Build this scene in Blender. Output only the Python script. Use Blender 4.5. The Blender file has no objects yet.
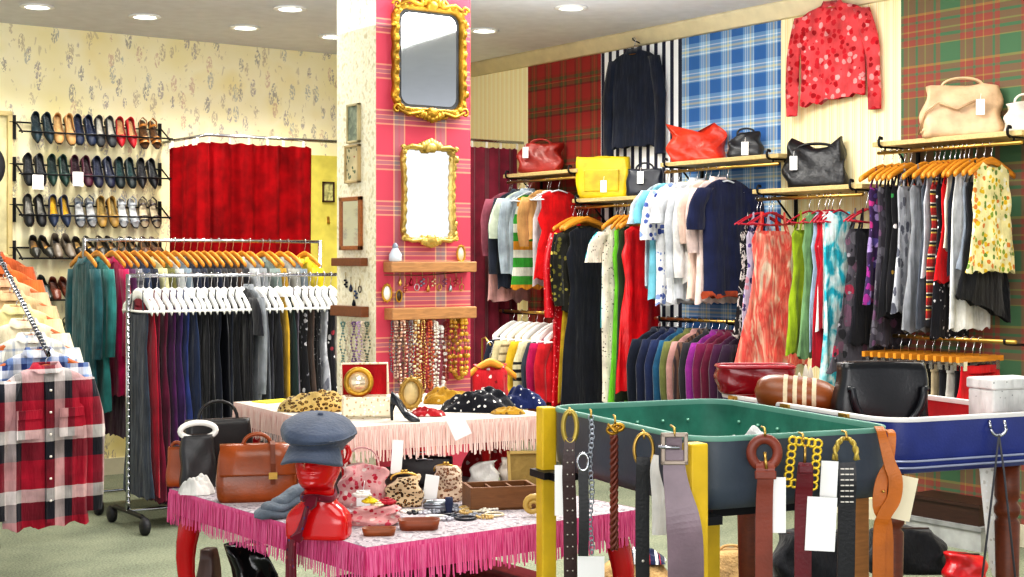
import bpy, math, random
from math import sin, cos, pi, radians
from mathutils import Vector, Matrix
S = bpy.context.scene
COL = S.collection
rnd = random.Random(7)

# ---------------------------------------------------------------- camera geometry
F = 1450.0; CXP = 512.0; HY = 262.0; EYE = 1.55
YAW = radians(35.7); sa, ca = sin(YAW), cos(YAW)
def at(px, py, d):
    t = (px - CXP) / F
    return Vector(((sa + ca*t)*d, (ca - sa*t)*d, EYE + (HY - py)/F*d))
def on_x(px, py, X):
    t = (px - CXP)/F
    return at(px, py, X/(sa + ca*t))
def on_y(px, py, Y):
    t = (px - CXP)/F
    return at(px, py, Y/(ca - sa*t))
def on_z(px, py, Z):
    return at(px, py, (EYE - Z)*F/(py - HY))
def room(lat, d):
    return (sa*d + ca*lat, ca*d - sa*lat)
def depth_of(p):
    return sa*p[0] + ca*p[1]
FACE = -YAW          # rotation that turns a thing's -Y side square to the view axis

cam_d = bpy.data.cameras.new('camera'); cam = bpy.data.objects.new('camera', cam_d); COL.objects.link(cam)
cam.location = (0, 0, EYE); cam.rotation_euler = (pi/2, 0, -YAW)
cam_d.sensor_width = 36; cam_d.lens = F/1024*36; cam_d.shift_y = -(288.5 - HY)/1024
cam_d.clip_start = 0.05; cam_d.clip_end = 100
S.camera = cam
S.view_settings.view_transform = 'Standard'
S.view_settings.look = 'Medium High Contrast'
S.view_settings.exposure = 0.1

# ---------------------------------------------------------------- materials
def lin(c):
    if isinstance(c, str):
        c = c.lstrip('#'); c = [int(c[i:i+2], 16)/255 for i in (0, 2, 4)]
    return tuple((x/12.92 if x <= .04045 else ((x+.055)/1.055)**2.4) for x in c[:3]) + (1.0,)
_mc = {}
class NT:
    def __init__(s, name):
        s.m = bpy.data.materials.new(name); s.m.use_nodes = True
        s.t = s.m.node_tree; s.n = s.t.nodes; s.n.clear()
        s.out = s.n.new('ShaderNodeOutputMaterial'); s.b = s.n.new('ShaderNodeBsdfPrincipled')
        s.l(s.b.outputs[0], s.out.inputs[0]); s._co = None
    def l(s, a, b): s.t.links.new(a, b)
    def co(s):
        if s._co is None:
            s._co = s.n.new('ShaderNodeTexCoord').outputs['Object']
        return s._co
    def sep(s, v):
        q = s.n.new('ShaderNodeSeparateXYZ'); s.l(v, q.inputs[0]); return q.outputs
    def math(s, op, a, b=None):
        q = s.n.new('ShaderNodeMath'); q.operation = op
        for i, x in enumerate((a, b)):
            if x is None: continue
            if isinstance(x, (int, float)): q.inputs[i].default_value = x
            else: s.l(x, q.inputs[i])
        return q.outputs[0]
    def ramp(s, f, stops, const=True):
        q = s.n.new('ShaderNodeValToRGB'); r = q.color_ramp
        r.interpolation = 'CONSTANT' if const else 'LINEAR'
        while len(r.elements) < len(stops): r.elements.new(.5)
        for e, (p, c) in zip(r.elements, sorted(stops, key=lambda x: x[0])):
            e.position = p
        for e, (p, c) in zip(r.elements, sorted(stops, key=lambda x: x[0])):
            e.color = lin(c)
        s.l(f, q.inputs[0]); return q.outputs[0]
    def mix(s, f, a, b, mode='MIX'):
        q = s.n.new('ShaderNodeMix'); q.data_type = 'RGBA'; q.blend_type = mode
        for idx, x in ((0, f), (6, a), (7, b)):
            if isinstance(x, (int, float)): q.inputs[idx].default_value = x
            elif isinstance(x, (str, tuple)): q.inputs[idx].default_value = lin(x)
            else: s.l(x, q.inputs[idx])
        return q.outputs[2]
    def scaled(s, sc, v=None):
        q = s.n.new('ShaderNodeMapping'); q.inputs['Scale'].default_value = sc
        s.l(v or s.co(), q.inputs[0]); return q.outputs[0]
    def noise(s, sc, det=3, v=None, dist=0):
        q = s.n.new('ShaderNodeTexNoise'); q.inputs['Scale'].default_value = sc; q.inputs['Detail'].default_value = det
        q.inputs['Distortion'].default_value = dist
        s.l(v or s.co(), q.inputs['Vector']); return q.outputs
    def voro(s, sc, v=None, feat='F1', rand=1.0):
        q = s.n.new('ShaderNodeTexVoronoi'); q.feature = feat; q.inputs['Scale'].default_value = sc
        q.inputs['Randomness'].default_value = rand
        s.l(v or s.co(), q.inputs['Vector']); return q.outputs

def stripes(axis, period, stops):
    def f(t):
        x = t.sep(t.co())[axis]
        return t.ramp(t.math('FRACT', t.math('MULTIPLY', x, 1/period)), stops)
    return f
def plaid(px, xs, pz, zs, k=.5, off=0.0):
    def f(t):
        o = t.sep(t.co())
        u = t.math('ADD', o[0], o[1]) if off else o[0]
        a = t.ramp(t.math('FRACT', t.math('ADD', t.math('MULTIPLY', u, 1/px), .37)), xs)
        b = t.ramp(t.math('FRACT', t.math('ADD', t.math('MULTIPLY', o[2], 1/pz), .13)), zs)
        return t.mix(k, a, b)
    return f
def spots(base, cols, scale, r, stretch=(1, 1, 1), second=None):
    def f(t):
        def layer(under, cols, scale, r):
            w = t.n.new('ShaderNodeVectorMath'); w.operation = 'MULTIPLY_ADD'; t.l(t.noise(scale*1.3, 2)[1], w.inputs[0]); w.inputs[1].default_value = (.55/scale,)*3; t.l(t.scaled(stretch), w.inputs[2])
            v = t.voro(scale, w.outputs[0])
            rr = t.sep(v['Color'])
            n = len(cols)
            c = t.ramp(rr[0], [(i/n, q) for i, q in enumerate(cols)])
            m = t.math('LESS_THAN', t.math('ADD', v['Distance'], t.math('MULTIPLY', rr[1], .12)), r)
            return t.mix(m, under, c)
        u = layer(base, cols, scale, r)
        if second: u = layer(u, *second)
        return u
    return f
def clouds(scale, stops, stretch=(1, 1, 1), det=4, dist=.6, const=False):
    def f(t):
        n = t.noise(scale, det, t.scaled(stretch), dist)
        return t.ramp(n['Fac'] if 'Fac' in n else n[0], stops, const)
    return f
def leopard(base, mid, dark, scale=45):
    def f(t):
        v = t.voro(scale, t.scaled((1, 1, 1.3)))
        return t.ramp(v['Distance'], [(0, mid), (.22, dark), (.44, base)])
    return f

def M(name, color='#888888', rough=.75, metal=0.0, pat=None, bump=None, emit=0, var=.1, spec=.4, sheen=0, trans=0, alpha=1):
    key = name
    if key in _mc: return _mc[key]
    t = NT(name); b = t.b
    b.inputs['Roughness'].default_value = rough; b.inputs['Metallic'].default_value = metal
    b.inputs['Specular IOR Level'].default_value = spec
    if sheen: b.inputs['Sheen Weight'].default_value = sheen
    if trans: b.inputs['Transmission Weight'].default_value = trans
    if alpha < 1: b.inputs['Alpha'].default_value = alpha
    if pat: c = pat(t)
    else: c = None
    if var:
        n = t.noise(9, 4)[0]
        k = t.ramp(n, [(.3, (1-var*2.2,)*3), (.7, (1, 1, 1))], False)
        c = t.mix(1.0, c if c is not None else color, k, 'MULTIPLY')
    if c is None: b.inputs['Base Color'].default_value = lin(color)
    else: t.l(c, b.inputs['Base Color'])
    if emit:
        b.inputs['Emission Color'].default_value = lin(color); b.inputs['Emission Strength'].default_value = emit
    if bump:
        sc, st = bump[:2]
        q = t.n.new('ShaderNodeBump'); q.inputs['Strength'].default_value = st; q.inputs['Distance'].default_value = .01 if len(bump) < 3 else .03
        t.l(t.noise(sc, 4, t.scaled(bump[2]) if len(bump) > 2 else None)[0], q.inputs['Height']); t.l(q.outputs[0], b.inputs['Normal'])
    _mc[key] = t.m
    return t.m
def cloth(color, pat=None, name=None, rough=.85):
    name = name or ('cloth_' + color.strip('#'))
    return M(name, color, rough, pat=pat, bump=(5, .5, (5, 5, 1)), var=.12, spec=.2, sheen=.15)
def satin(color, name=None): return M(name or 'satin_'+color.strip('#'), color, .38, bump=(5, .5, (4, 4, 1)), var=.1, spec=.5)
def leather(color, name=None, rough=.38): return M(name or 'leather_'+color.strip('#'), color, rough, bump=(130, .07), var=.1, spec=.5)
def metal(color, name=None, rough=.3): return M(name or 'metal_'+color.strip('#'), color, rough, 1.0, var=0)
def wood(color, name=None, rough=.45):
    name = name or 'wood_'+color.strip('#')
    if name in _mc: return _mc[name]
    def f(t):
        n = t.noise(6, 5, t.scaled((2, 12, 12)), 1.2)[0]
        return t.mix(n, color, tuple(x*.62 for x in hexf(color)))
    return M(name, color, rough, pat=f, var=0)
def hexf(c):
    c = c.lstrip('#'); return [int(c[i:i+2], 16)/255 for i in (0, 2, 4)]

# ---------------------------------------------------------------- mesh building
class MB:
    def __init__(s): s.v = []; s.f = []; s.sm = []; s.mi = []; s.cur = 0; s.X = None
    def _p(s, p):
        p = Vector(p)
        return s.X @ p if s.X is not None else p
    def add(s, vs, fs, smooth=True):
        o = len(s.v); s.v += [s._p(p) for p in vs]
        for f in fs: s.f.append([i+o for i in f]); s.sm.append(smooth); s.mi.append(s.cur)
        return s
    def box(s, c, d, rz=0):
        x, y, z = [k/2 for k in d]; R = Matrix.Rotation(rz, 3, 'Z'); c = Vector(c)
        vs = [c + R @ Vector((a*x, b*y, e*z)) for e in (-1, 1) for b in (-1, 1) for a in (-1, 1)]
        return s.add(vs, [(0, 2, 3, 1), (4, 5, 7, 6), (0, 1, 5, 4), (2, 6, 7, 3), (0, 4, 6, 2), (1, 3, 7, 5)], False)
    def loft(s, rings, c0=True, c1=True, closed=True, smooth=True):
        n = len(rings[0]); vs = [p for r in rings for p in r]; fs = []
        m = n if closed else n-1
        for i in range(len(rings)-1):
            for j in range(m):
                k = (j+1) % n
                fs.append((i*n+j, i*n+k, (i+1)*n+k, (i+1)*n+j))
        if c0 and closed: fs.append(tuple(reversed(range(n))))
        if c1 and closed: fs.append(tuple((len(rings)-1)*n + j for j in range(n)))
        return s.add(vs, fs, smooth)
    def tube(s, pts, r, n=6, close=False, flat=1.0):
        pts = [Vector(p) for p in pts]; N = len(pts)
        rs = r if isinstance(r, (list, tuple)) else [r]*N
        rings = []; up = None
        for i in range(N):
            a = pts[(i-1) % N] if (close or i > 0) else pts[i]; b = pts[(i+1) % N] if (close or i < N-1) else pts[i]
            d = (b-a)
            if d.length < 1e-9: d = Vector((0, 0, 1))
            d.normalize()
            if up is None:
                up = Vector((0, 0, 1)) if abs(d.z) < .9 else Vector((1, 0, 0))
            u = up - d*up.dot(d)
            if u.length < 1e-6: u = d.orthogonal()
            u.normalize(); w = d.cross(u); up = u
            rings.append([pts[i] + (u*cos(2*pi*k/n) + w*sin(2*pi*k/n)*flat)*rs[i] for k in range(n)])
        if close: rings.append(rings[0]); return s.loft(rings, False, False)
        return s.loft(rings)
    def lathe(s, prof, n=20, c=(0, 0, 0), cap=True, sx=1, sy=1):
        c = Vector(c)
        rings = [[c + Vector((r*cos(2*pi*k/n)*sx, r*sin(2*pi*k/n)*sy, z)) for k in range(n)] for r, z in prof]
        return s.loft(rings, cap, cap)
    def ball(s, c, r, n=8, sc=(1, 1, 1)):
        c = Vector(c); m = max(4, n//2)
        rings = []
        for i in range(1, m):
            a = -pi/2 + pi*i/m
            rings.append([c + Vector((cos(a)*cos(2*pi*k/n)*r*sc[0], cos(a)*sin(2*pi*k/n)*r*sc[1], sin(a)*r*sc[2])) for k in range(n)])
        return s.loft(rings)
    def ribbon(s, pts, w, th=.003, wd=None):
        """flat strap; wd is the width direction (default x); w number or list"""
        pts = [Vector(p) for p in pts]; N = len(pts); ws = w if isinstance(w, (list, tuple)) else [w]*N
        wd0 = Vector(wd or (1, 0, 0)); rings = []
        for i in range(N):
            d = (pts[min(i+1, N-1)] - pts[max(i-1, 0)]).normalized()
            u = wd0 - d*wd0.dot(d)
            u = u.normalized() if u.length > 1e-6 else d.orthogonal().normalized()
            nrm = d.cross(u)
            rings.append([pts[i]+u*ws[i]/2+nrm*th/2, pts[i]-u*ws[i]/2+nrm*th/2, pts[i]-u*ws[i]/2-nrm*th/2, pts[i]+u*ws[i]/2-nrm*th/2])
        return s.loft(rings, smooth=False)
    def sheet(s, grid, smooth=True):
        return s.loft(grid, False, False, False, smooth)
    def mesh(s, name):
        me = bpy.data.meshes.new(name)
        me.from_pydata([tuple(p) for p in s.v], [], s.f)
        me.polygons.foreach_set('use_smooth', s.sm)
        if any(s.mi): me.polygons.foreach_set('material_index', s.mi)
        me.update()
        return me
    def build(s, name, mat, parent=None, bevel=0, solid=0, sub=0):
        me = s.mesh(name)
        for m in (mat if isinstance(mat, (list, tuple)) else [mat]): me.materials.append(m)
        return link(name, me, parent, bevel, solid, sub)
def link(name, me, parent=None, bevel=0, solid=0, sub=0):
    o = bpy.data.objects.new(name, me); COL.objects.link(o)
    if parent is not None: o.parent = parent
    if solid:
        q = o.modifiers.new('solid', 'SOLIDIFY'); q.thickness = solid; q.offset = 0
    if bevel:
        q = o.modifiers.new('bevel', 'BEVEL'); q.width = bevel; q.segments = 2; q.limit_method = 'ANGLE'; q.angle_limit = radians(40)
    if sub:
        q = o.modifiers.new('sub', 'SUBSURF'); q.levels = sub; q.render_levels = sub
    return o
def tag(o, label=None, cat=None, group=None, kind=None):
    if label: o['label'] = label
    if cat: o['category'] = cat
    if group: o['group'] = group
    if kind: o['kind'] = kind
    return o
def thing(name, label, cat, loc=(0, 0, 0), rz=0, group=None, rot=None):
    o = bpy.data.objects.new(name, None); COL.objects.link(o)
    o.location = loc; o.rotation_euler = rot or (0, 0, rz); o.empty_display_size = .05
    return tag(o, label, cat, group)
def struct(o, label=None, cat=None):
    o['kind'] = 'structure'
    return tag(o, label, cat)
ORD = 'first second third fourth fifth sixth seventh eighth ninth tenth eleventh twelfth thirteenth fourteenth fifteenth sixteenth seventeenth eighteenth nineteenth twentieth'.split()
def ordi(n):
    if n < 20: return ORD[n]
    t = {2: 'twenty', 3: 'thirty', 4: 'forty'}[(n+1)//10]; r = (n+1) % 10
    return t+'-'+ORD[r-1] if r else {3: 'thirtieth', 4: 'fortieth'}[(n+1)//10]
def lerp(a, b, t): return a + (b-a)*t
def interp(tab, x):
    if x <= tab[0][0]: return tab[0][1]
    for (a, p), (b, q) in zip(tab, tab[1:]):
        if x <= b: return lerp(p, q, (x-a)/(b-a) if b > a else 0)
    return tab[-1][1]
def rrect(w, l, r, n=8):
    """rounded rectangle outline, centred"""
    out = []
    for cx, cy, a0 in ((w/2-r, l/2-r, 0), (-w/2+r, l/2-r, pi/2), (-w/2+r, -l/2+r, pi), (w/2-r, -l/2+r, 1.5*pi)):
        for i in range(n+1):
            a = a0 + pi/2*i/n; out.append((cx+r*cos(a), cy+r*sin(a)))
    return out

# ---------------------------------------------------------------- the room
XW, YB, CEIL = 6.87, 10.3, 3.22
def wallpaper_figures(t):
    # cream paper with rows of little sketched fashion figures
    co = t.sep(t.co())
    q = t.n.new('ShaderNodeCombineXYZ')
    t.l(t.math('ADD', co[0], co[1]), q.inputs[0]); t.l(co[2], q.inputs[2])
    v = q.outputs[0]
    base = t.ramp(t.noise(1.6, 3, v)[0], [(.35, '#efe4ae'), (.55, '#f6eecb'), (.75, '#ead98f')], False)
    vo = t.voro(8.5, t.scaled((1.7, 1, .62), v)); rr = t.sep(vo['Color'])
    col = t.ramp(rr[0], [(0, '#8a7f8e'), (.3, '#b5a58c'), (.5, '#77757f'), (.7, '#c9a58f'), (.85, '#9aa0a6')])
    fine = t.noise(60, 3, t.scaled((1.3, 1, .6), v), 1.0)[0]
    m = t.math('MULTIPLY', t.math('LESS_THAN', vo['Distance'], .36), t.math('GREATER_THAN', fine, .50))
    m2 = t.math('GREATER_THAN', t.noise(15, 4, t.scaled((1.8, 1, .8), v), .8)[0], .64)
    c = t.mix(t.math('MULTIPLY', m, .62), base, col)
    return t.mix(t.math('MULTIPLY', m2, .38), c, '#a99a86')
paper = M('figure_wallpaper', '#f3ead0', .8, pat=wallpaper_figures, var=0)
stripe_paper = M('cream_striped_wallpaper', '#f3e3a8', .8, pat=stripes(1, .062, [(0, '#f4e9b9'), (.3, '#f3deA0'), (.42, '#fbf6dc'), (.5, '#ecd79a'), (.62, '#f8efc8')]), var=0)
bw = stripes(1, .085, [(0, '#eef0f4'), (.56, '#23263a')])
bw_paper = M('black_white_striped_wallpaper', pat=bw, rough=.8, var=0)
def plaid_y(py, ys, pz, zs, k=.5):
    def f(t):
        o = t.sep(t.co())
        a = t.ramp(t.math('FRACT', t.math('MULTIPLY', o[1], 1/py)), ys)
        b = t.ramp(t.math('FRACT', t.math('MULTIPLY', o[2], 1/pz)), zs)
        return t.mix(k, a, b)
    return f
R_, G_, Y_, K_ = '#8a2523', '#4e5230', '#9a8548', '#5a2320'
red_tartan = M('red_tartan_wallpaper', rough=.8, var=0, pat=plaid_y(.19, [(0, R_), (.5, K_), (.56, G_), (.66, R_), (.7, Y_), (.715, R_), (.78, G_), (.9, K_)], .215, [(0, '#9a2a26'), (.5, K_), (.56, G_), (.68, R_), (.7, Y_), (.715, R_), (.78, G_), (.9, '#8a3020')]))
B1, B2, W1, Yl = '#3466a6', '#86aed2', '#dde5ea', '#d6cda0'
blue_plaid = M('blue_plaid_wallpaper', rough=.8, var=0, pat=plaid_y(.21, [(0, B1), (.5, B2), (.53, W1), (.56, B2), (.63, Yl), (.7, B2), (.78, W1), (.81, B2), (.87, W1), (.9, B2)], .18, [(0, B1), (.5, B2), (.54, W1), (.58, B2), (.66, Yl), (.74, B2), (.82, W1), (.86, B2)]))
GG, RR = '#4a6e50', '#8f4a40'
green_tartan = M('green_red_tartan_wallpaper', rough=.8, var=0, pat=plaid_y(.40, [(0, GG), (.34, RR), (.42, GG), (.46, RR), (.6, Y_), (.62, RR), (.74, GG), (.78, RR), (.9, Y_), (.92, RR)], .30, [(0, GG), (.36, Y_), (.38, RR), (.5, GG), (.56, RR), (.64, Y_), (.67, RR), (.8, GG), (.85, RR), (.95, Y_)]))

def carpet(t):
    n = t.noise(3.5, 5)[0]; f = t.noise(90, 2)[0]
    c = t.ramp(n, [(.3, '#5f6755'), (.7, '#80866f')], False)
    return t.mix(.35, c, t.ramp(f, [(.35, '#565c4c'), (.65, '#b0b49e')], False))
floor = MB().box((3.2, 3.6, -.05), (12, 15, .1)).build('floor', M('grey_green_carpet', rough=.95, pat=carpet, bump=(120, .6), var=0)); struct(floor, 'worn grey-green carpet covering the shop floor', 'floor')
ceil = MB().box((3.2, 3.6, CEIL+.05), (12, 15, .1)).build('ceiling', M('ceiling_paint', '#dddee6', .9, var=.02)); struct(ceil, 'plain pale grey ceiling with recessed lights', 'ceiling')
wb = MB()
wb.box((2.3, YB+.06, CEIL/2), (9.2, .12, CEIL))
wall_back = wb.build('wall_back', paper); struct(wall_back, 'back wall papered with sketched fashion figures on cream', 'wall')
# yellow painted strip of the changing corner beside the pillar
yl = on_y(300, 200, YB).x; yr = on_y(352, 200, YB).x
struct(MB().box(((yl+yr)/2, YB-.006, 1.2), (yr-yl, .012, 2.4)).build('wall_back_alcove', M('mustard_paint', '#d8cc5e', .85, var=.06)), 'mustard painted wall strip inside the changing corner', 'wall')
# right wall: one mesh, a wallpaper drop per material
edges = [470, 528, 601, 682, 781, 901, 1060]
ys = [on_x(p, 100, XW).y for p in edges]; ys[0] = YB+.12; ys.append(2.2)
wr = MB(); mats = [stripe_paper, red_tartan, bw_paper, blue_plaid, stripe_paper, green_tartan, stripe_paper]
for i in range(len(ys)-1):
    wr.cur = i; wr.box((XW+.06, (ys[i]+ys[i+1])/2, CEIL/2), (.12, abs(ys[i]-ys[i+1]), CEIL))
wall_right = wr.build('wall_right', mats); struct(wall_right, 'right wall papered in strips of tartan, stripes and plaid', 'wall')
struct(MB().loft([[(XW, y, CEIL-.11), (XW-.015, y, CEIL-.10), (XW-.035, y, CEIL-.05), (XW-.06, y, CEIL-.02), (XW-.065, y, CEIL), (XW, y, CEIL)] for y in (2.2, YB)]).build('trim_1', M('cream_coving', '#eee2c0', .7, var=.03)), 'cream coving strip along the top of the right wall', 'coving')
struct(MB().box((2.3, YB-.01, .06), (9.1, .02, .12)).build('baseboard_back', M('skirting_paint', '#d9d2b8', .6, var=.03)), 'cream skirting board along the back wall', 'skirting board')
struct(MB().box((XW-.01, 6.2, .06), (.02, 8.0, .12)).build('baseboard_right', _mc['skirting_paint']), 'cream skirting board along the right wall', 'skirting board')

# recessed ceiling spots
lens_m = M('lamp_lens', '#fffdf2', .3, emit=14, var=0)
rim_m = M('lamp_rim', '#eeeeee', .3, var=0)
spots_px = [(37, 6, 'leftmost recessed ceiling spotlight near the shoe wall'), (145, 16, 'recessed ceiling spotlight over the shoe racks, second from the left'), (245, 27, 'recessed ceiling spotlight above the bright red curtain'),
            (290, 8, 'recessed ceiling spotlight just left of the pillar top'), (333, 36, 'recessed ceiling spotlight half hidden by the pillar'), (484, 30, 'recessed ceiling spotlight beside the pillar by the striped corner'), (571, 7, 'recessed ceiling spotlight in front of the red tartan wall')]
for px, py, lb in spots_px:
    p = on_z(px, py, CEIL)
    o = thing('ceiling_spotlight', lb, 'ceiling light', p, 0, 'recessed ceiling spotlights')
    MB().lathe([(.075, -.001), (.105, -.001), (.11, -.008), (.08, -.014), (.075, -.004)], 28, cap=False).build('rim', rim_m, o)
    MB().lathe([(.001, -.007), (.05, -.007), (.078, -.003)], 28).build('lens', lens_m, o)
    L = bpy.data.lights.new('spot', 'SPOT'); L.energy = 90; L.spot_size = radians(130); L.spot_blend = .8; L.shadow_soft_size = .08; L.color = (1, .95, .85)
    lo = bpy.data.objects.new('spot', L); COL.objects.link(lo); lo.location = p - Vector((0, 0, .03))

def area(loc, target, size, sy, e, col=(1, 1, 1)):
    L = bpy.data.lights.new('area', 'AREA'); L.energy = e; L.shape = 'RECTANGLE'; L.size = size; L.size_y = sy; L.color = col
    o = bpy.data.objects.new('area', L); COL.objects.link(o); o.location = loc
    o.rotation_euler = (Vector(target)-Vector(loc)).to_track_quat('-Z', 'Y').to_euler()
area((-1.2, -1.8, 2.0), (3.5, 5.0, 1.2), 4.5, 2.4, 130, (1, .98, .96))     # the shop window behind the camera
area((2.0, 2.6, 3.15), (2.0, 2.6, 0), 1.6, 1.6, 35, (1, .97, .92))  # lamps just below the ceiling: out-of-view fill added to light tables and racks
area((4.4, 5.3, 3.15), (4.4, 5.3, 0), 1.6, 1.6, 130, (1, .97, .92))
area((2.6, 6.6, 3.15), (2.9, 7.5, 0), 1.6, 1.2, 75, (1, .97, .92))  # unseen fill added to brighten the back of the shop
area((4.9, 3.0, 3.15), (5.3, 3.6, 0), 1.4, 1.4, 70, (1, .97, .92))
area((4.2, 5.6, 2.55), (4.2, 5.6, 3.2), 3.4, 3.4, 60, (1, .99, .97))     # unseen fill lamp added to brighten the ceiling from below
w = bpy.data.worlds.new('daylight'); S.world = w; w.use_nodes = True
bg = w.node_tree.nodes['Background']; bg.inputs[0].default_value = (.95, .97, 1, 1); bg.inputs[1].default_value = 1.0

# ---------------------------------------------------------------- pillar
PX0 = on_y(376, 200, 5.3).x; PX1 = on_y(470.5, 200, 5.3).x
PY0 = 5.3; PY1 = on_x(337, 200, PX0).y
Pk, Pg, Pc = '#c8475c', '#8d8188', '#ecbd92'
def pillar_pat(t):
    o = t.sep(t.co()); u = t.math('FRACT', t.math('MULTIPLY', t.math('SUBTRACT', o[0], PX0+.085-.21), 1/.21)); v = t.math('FRACT', t.math('MULTIPLY', t.math('SUBTRACT', o[2], 2.55-.032-.193*14), 1/.193))
    a = t.ramp(u, [(0, Pc), (.03, Pg), (.12, '#a5707a'), (.16, Pg), (.25, Pc), (.28, Pk)]); b = t.ramp(v, [(0, Pc), (.035, '#a86474'), (.11, Pc), (.13, Pg), (.2, Pc), (.22, '#a86474'), (.3, Pc), (.335, Pk)])
    return t.mix(.5, a, b)
pillar_plaid = M('pink_plaid_wallpaper', rough=.8, var=0, pat=pillar_pat)
pb = MB(); x0, x1, y0, y1 = PX0, PX1, PY0, PY1
def speck(t):
    n = t.noise(38, 3)[0]
    return t.ramp(n, [(.35, '#e6dcb6'), (.5, '#f2ecd2'), (.68, '#cfc39a')], False)
pillar_side = M('speckled_cream_paper', rough=.85, pat=speck, var=0)
pb.add([(x0, y0, 0), (x1, y0, 0), (x1, y0, CEIL), (x0, y0, CEIL)], [(0, 1, 2, 3)], False); pb.cur = 1
pb.add([(x0, y1, 0), (x0, y0, 0), (x0, y0, CEIL), (x0, y1, CEIL)], [(0, 1, 2, 3)], False)
pb.add([(x1, y0, 0), (x1, y1, 0), (x1, y1, CEIL), (x1, y0, CEIL)], [(0, 1, 2, 3)], False)
pb.add([(x1, y1, 0), (x0, y1, 0), (x0, y1, CEIL), (x1, y1, CEIL)], [(0, 1, 2, 3)], False)
pillar = pb.build('pillar', [pillar_plaid, pillar_side]); struct(pillar, 'square pillar with pink plaid front and speckled cream side', 'pillar')
# ---------------------------------------------------------------- hangers
HOOK = metal('#c9c9cf', 'hook_steel', .25)
WOODH = wood('#e8992f', 'hanger_wood'); WOODD = wood('#c4601f', 'hanger_dark_wood')
WHITEH = M('hanger_white_plastic', '#f6f6f4', .35, var=0); CLEARH = M('hanger_clear_plastic', '#d5dbe2', .2, var=0, spec=.6)
REDH = M('hanger_red_plastic', '#a32234', .35, var=0)
HM = {'wood': WOODH, 'darkwood': WOODD, 'white': WHITEH, 'clear': CLEARH, 'red': REDH}
HWORD = {'wood': 'honey wood hanger', 'darkwood': 'reddish wood hanger', 'white': 'white plastic hanger', 'clear': 'clear plastic hanger', 'red': 'dark red hanger', 'clip': 'wooden clip hanger'}
_hm = {}
def hook_mesh():
    if 'hook' not in _hm:
        m = MB(); pts = [(0, 0, -.085), (0, 0, -.035)]
        for i in range(8):
            a = -pi/2 + pi*1.35*i/7
            pts.append((.0165*cos(a)*1, 0, -.0115+.0215*sin(a)*1))
        # steel hook wraps over the rail (rail radius 11 mm)
        pts = [(0, 0, -.09), (0, 0, -.045), (.008, 0, -.036)] + [(.0175*cos(radians(a)), 0, .0175*sin(radians(a))) for a in (-45, -10, 30, 70, 110, 150, 190)]
        m.tube(pts, .0024, 5); me = m.mesh('hook'); me.materials.append(HOOK); _hm['hook'] = me
    return _hm['hook']
def bar_mesh(kind, w):
    key = (kind, round(w, 2))
    if key in _hm: return _hm[key]
    m = MB(); rings = []; N = 13
    for i in range(N):
        u = -1+2*i/(N-1); a = abs(u)
        z = -.085 - .075*a**1.35
        if kind in ('wood', 'darkwood', 'clip'):
            hh = .017 + .006*(1-a); tt = .006 + .004*a**2
        elif kind == 'white': hh = .030; tt = .006; z -= .012+.03*a**1.6
        else: hh = .006; tt = .005
        yb = .005*a*a      # gentle forward bow
        x = u*w/2
        rings.append([(x, -yb+tt*cos(q), z+hh*sin(q)) for q in [2*pi*k/8+pi/8 for k in range(8)]])
    m.loft(rings)
    if kind in ('white', 'clear', 'red'):
        m.tube([(-w/2*.9, -.014, -.155), (0, 0, -.165), (w/2*.9, -.014, -.155)], .005, 6) if kind != 'white' else m.tube([(-w/2*.92, -.014, -.205), (0, 0, -.21), (w/2*.92, -.014, -.205)], .008, 6)
    me = m.mesh('shoulder_bar'); me.materials.append(HM.get(kind, WOODH)); _hm[key] = me
    return me
def clip_bar():
    if 'clipbar' in _hm: return _hm['clipbar'], _hm['clip']
    m = MB().box((0, 0, -.10), (.36, .02, .03)); me = m.mesh('clip_bar'); me.materials.append(WOODH); _hm['clipbar'] = me
    m = MB().box((-.13, 0, -.135), (.03, .024, .05)).box((.13, 0, -.135), (.03, .024, .05)); me2 = m.mesh('clip'); me2.materials.append(HOOK); _hm['clip'] = me2
    return me, me2
def hanger(kind, w, loc, rz, label, group):
    h = thing('hanger', label, 'hanger', loc, rz, group)
    link('hook', hook_mesh(), h)
    if kind == 'clip':
        a, b = clip_bar(); link('clip_bar', a, h); link('clip', b, h)
    else: link('shoulder_bar', bar_mesh(kind, w), h)
    return h

# ---------------------------------------------------------------- garments (local: rail at z = 0, width along x, front is -y)
def body_mesh(prof, T, seed, fold=1.0, n=30, rows=18, dip=.03, asym=0, scallop=0):
    r = random.Random(seed); ph = [r.uniform(0, 6.28) for _ in range(6)]
    z0, z1 = prof[0][0], prof[-1][0]; m = MB(); rings = []
    zs = sorted(set([p[0] for p in prof] + [lerp(z0, z1, i/rows) for i in range(rows+1)]), reverse=True)
    tab = [(-z, a) for z, a in prof]
    for z in zs:
        v = (z0-z)/(z0-z1); a = interp(tab, -z); ring = []
        top = max(0, 1-(z0-z)/.06)
        for k in range(n):
            th = 2*pi*k/n; c, s_ = cos(th), sin(th)
            x = a*math.copysign(abs(c)**.8, c); y = T*(.62+.1*min(1, v*4))*math.copysign(abs(s_)**.8, s_)
            kk = 2*pi/.085
            f = (sin(x*kk+ph[0]+v*1.2)*.5 + sin(x*kk*.47+ph[1]-v)*.6 + .3*sin(x*kk*2.1+ph[2]))*T*.5*fold*min(1, .15+v*1.6)
            if s_ > 0: f = f*.8
            zz = z
            if s_ < 0: zz -= dip*top*(1-c*c)*1.0
            zz += v**6*(.012*sin(x*kk*.8+ph[3]) + scallop*abs(sin(x*40)) + asym*x)
            x2 = x + v*v*.01*sin(6*v+ph[4])
            ring.append((x2, y+f, zz))
        rings.append(ring)
    return m.loft(rings, False, False)
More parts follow.
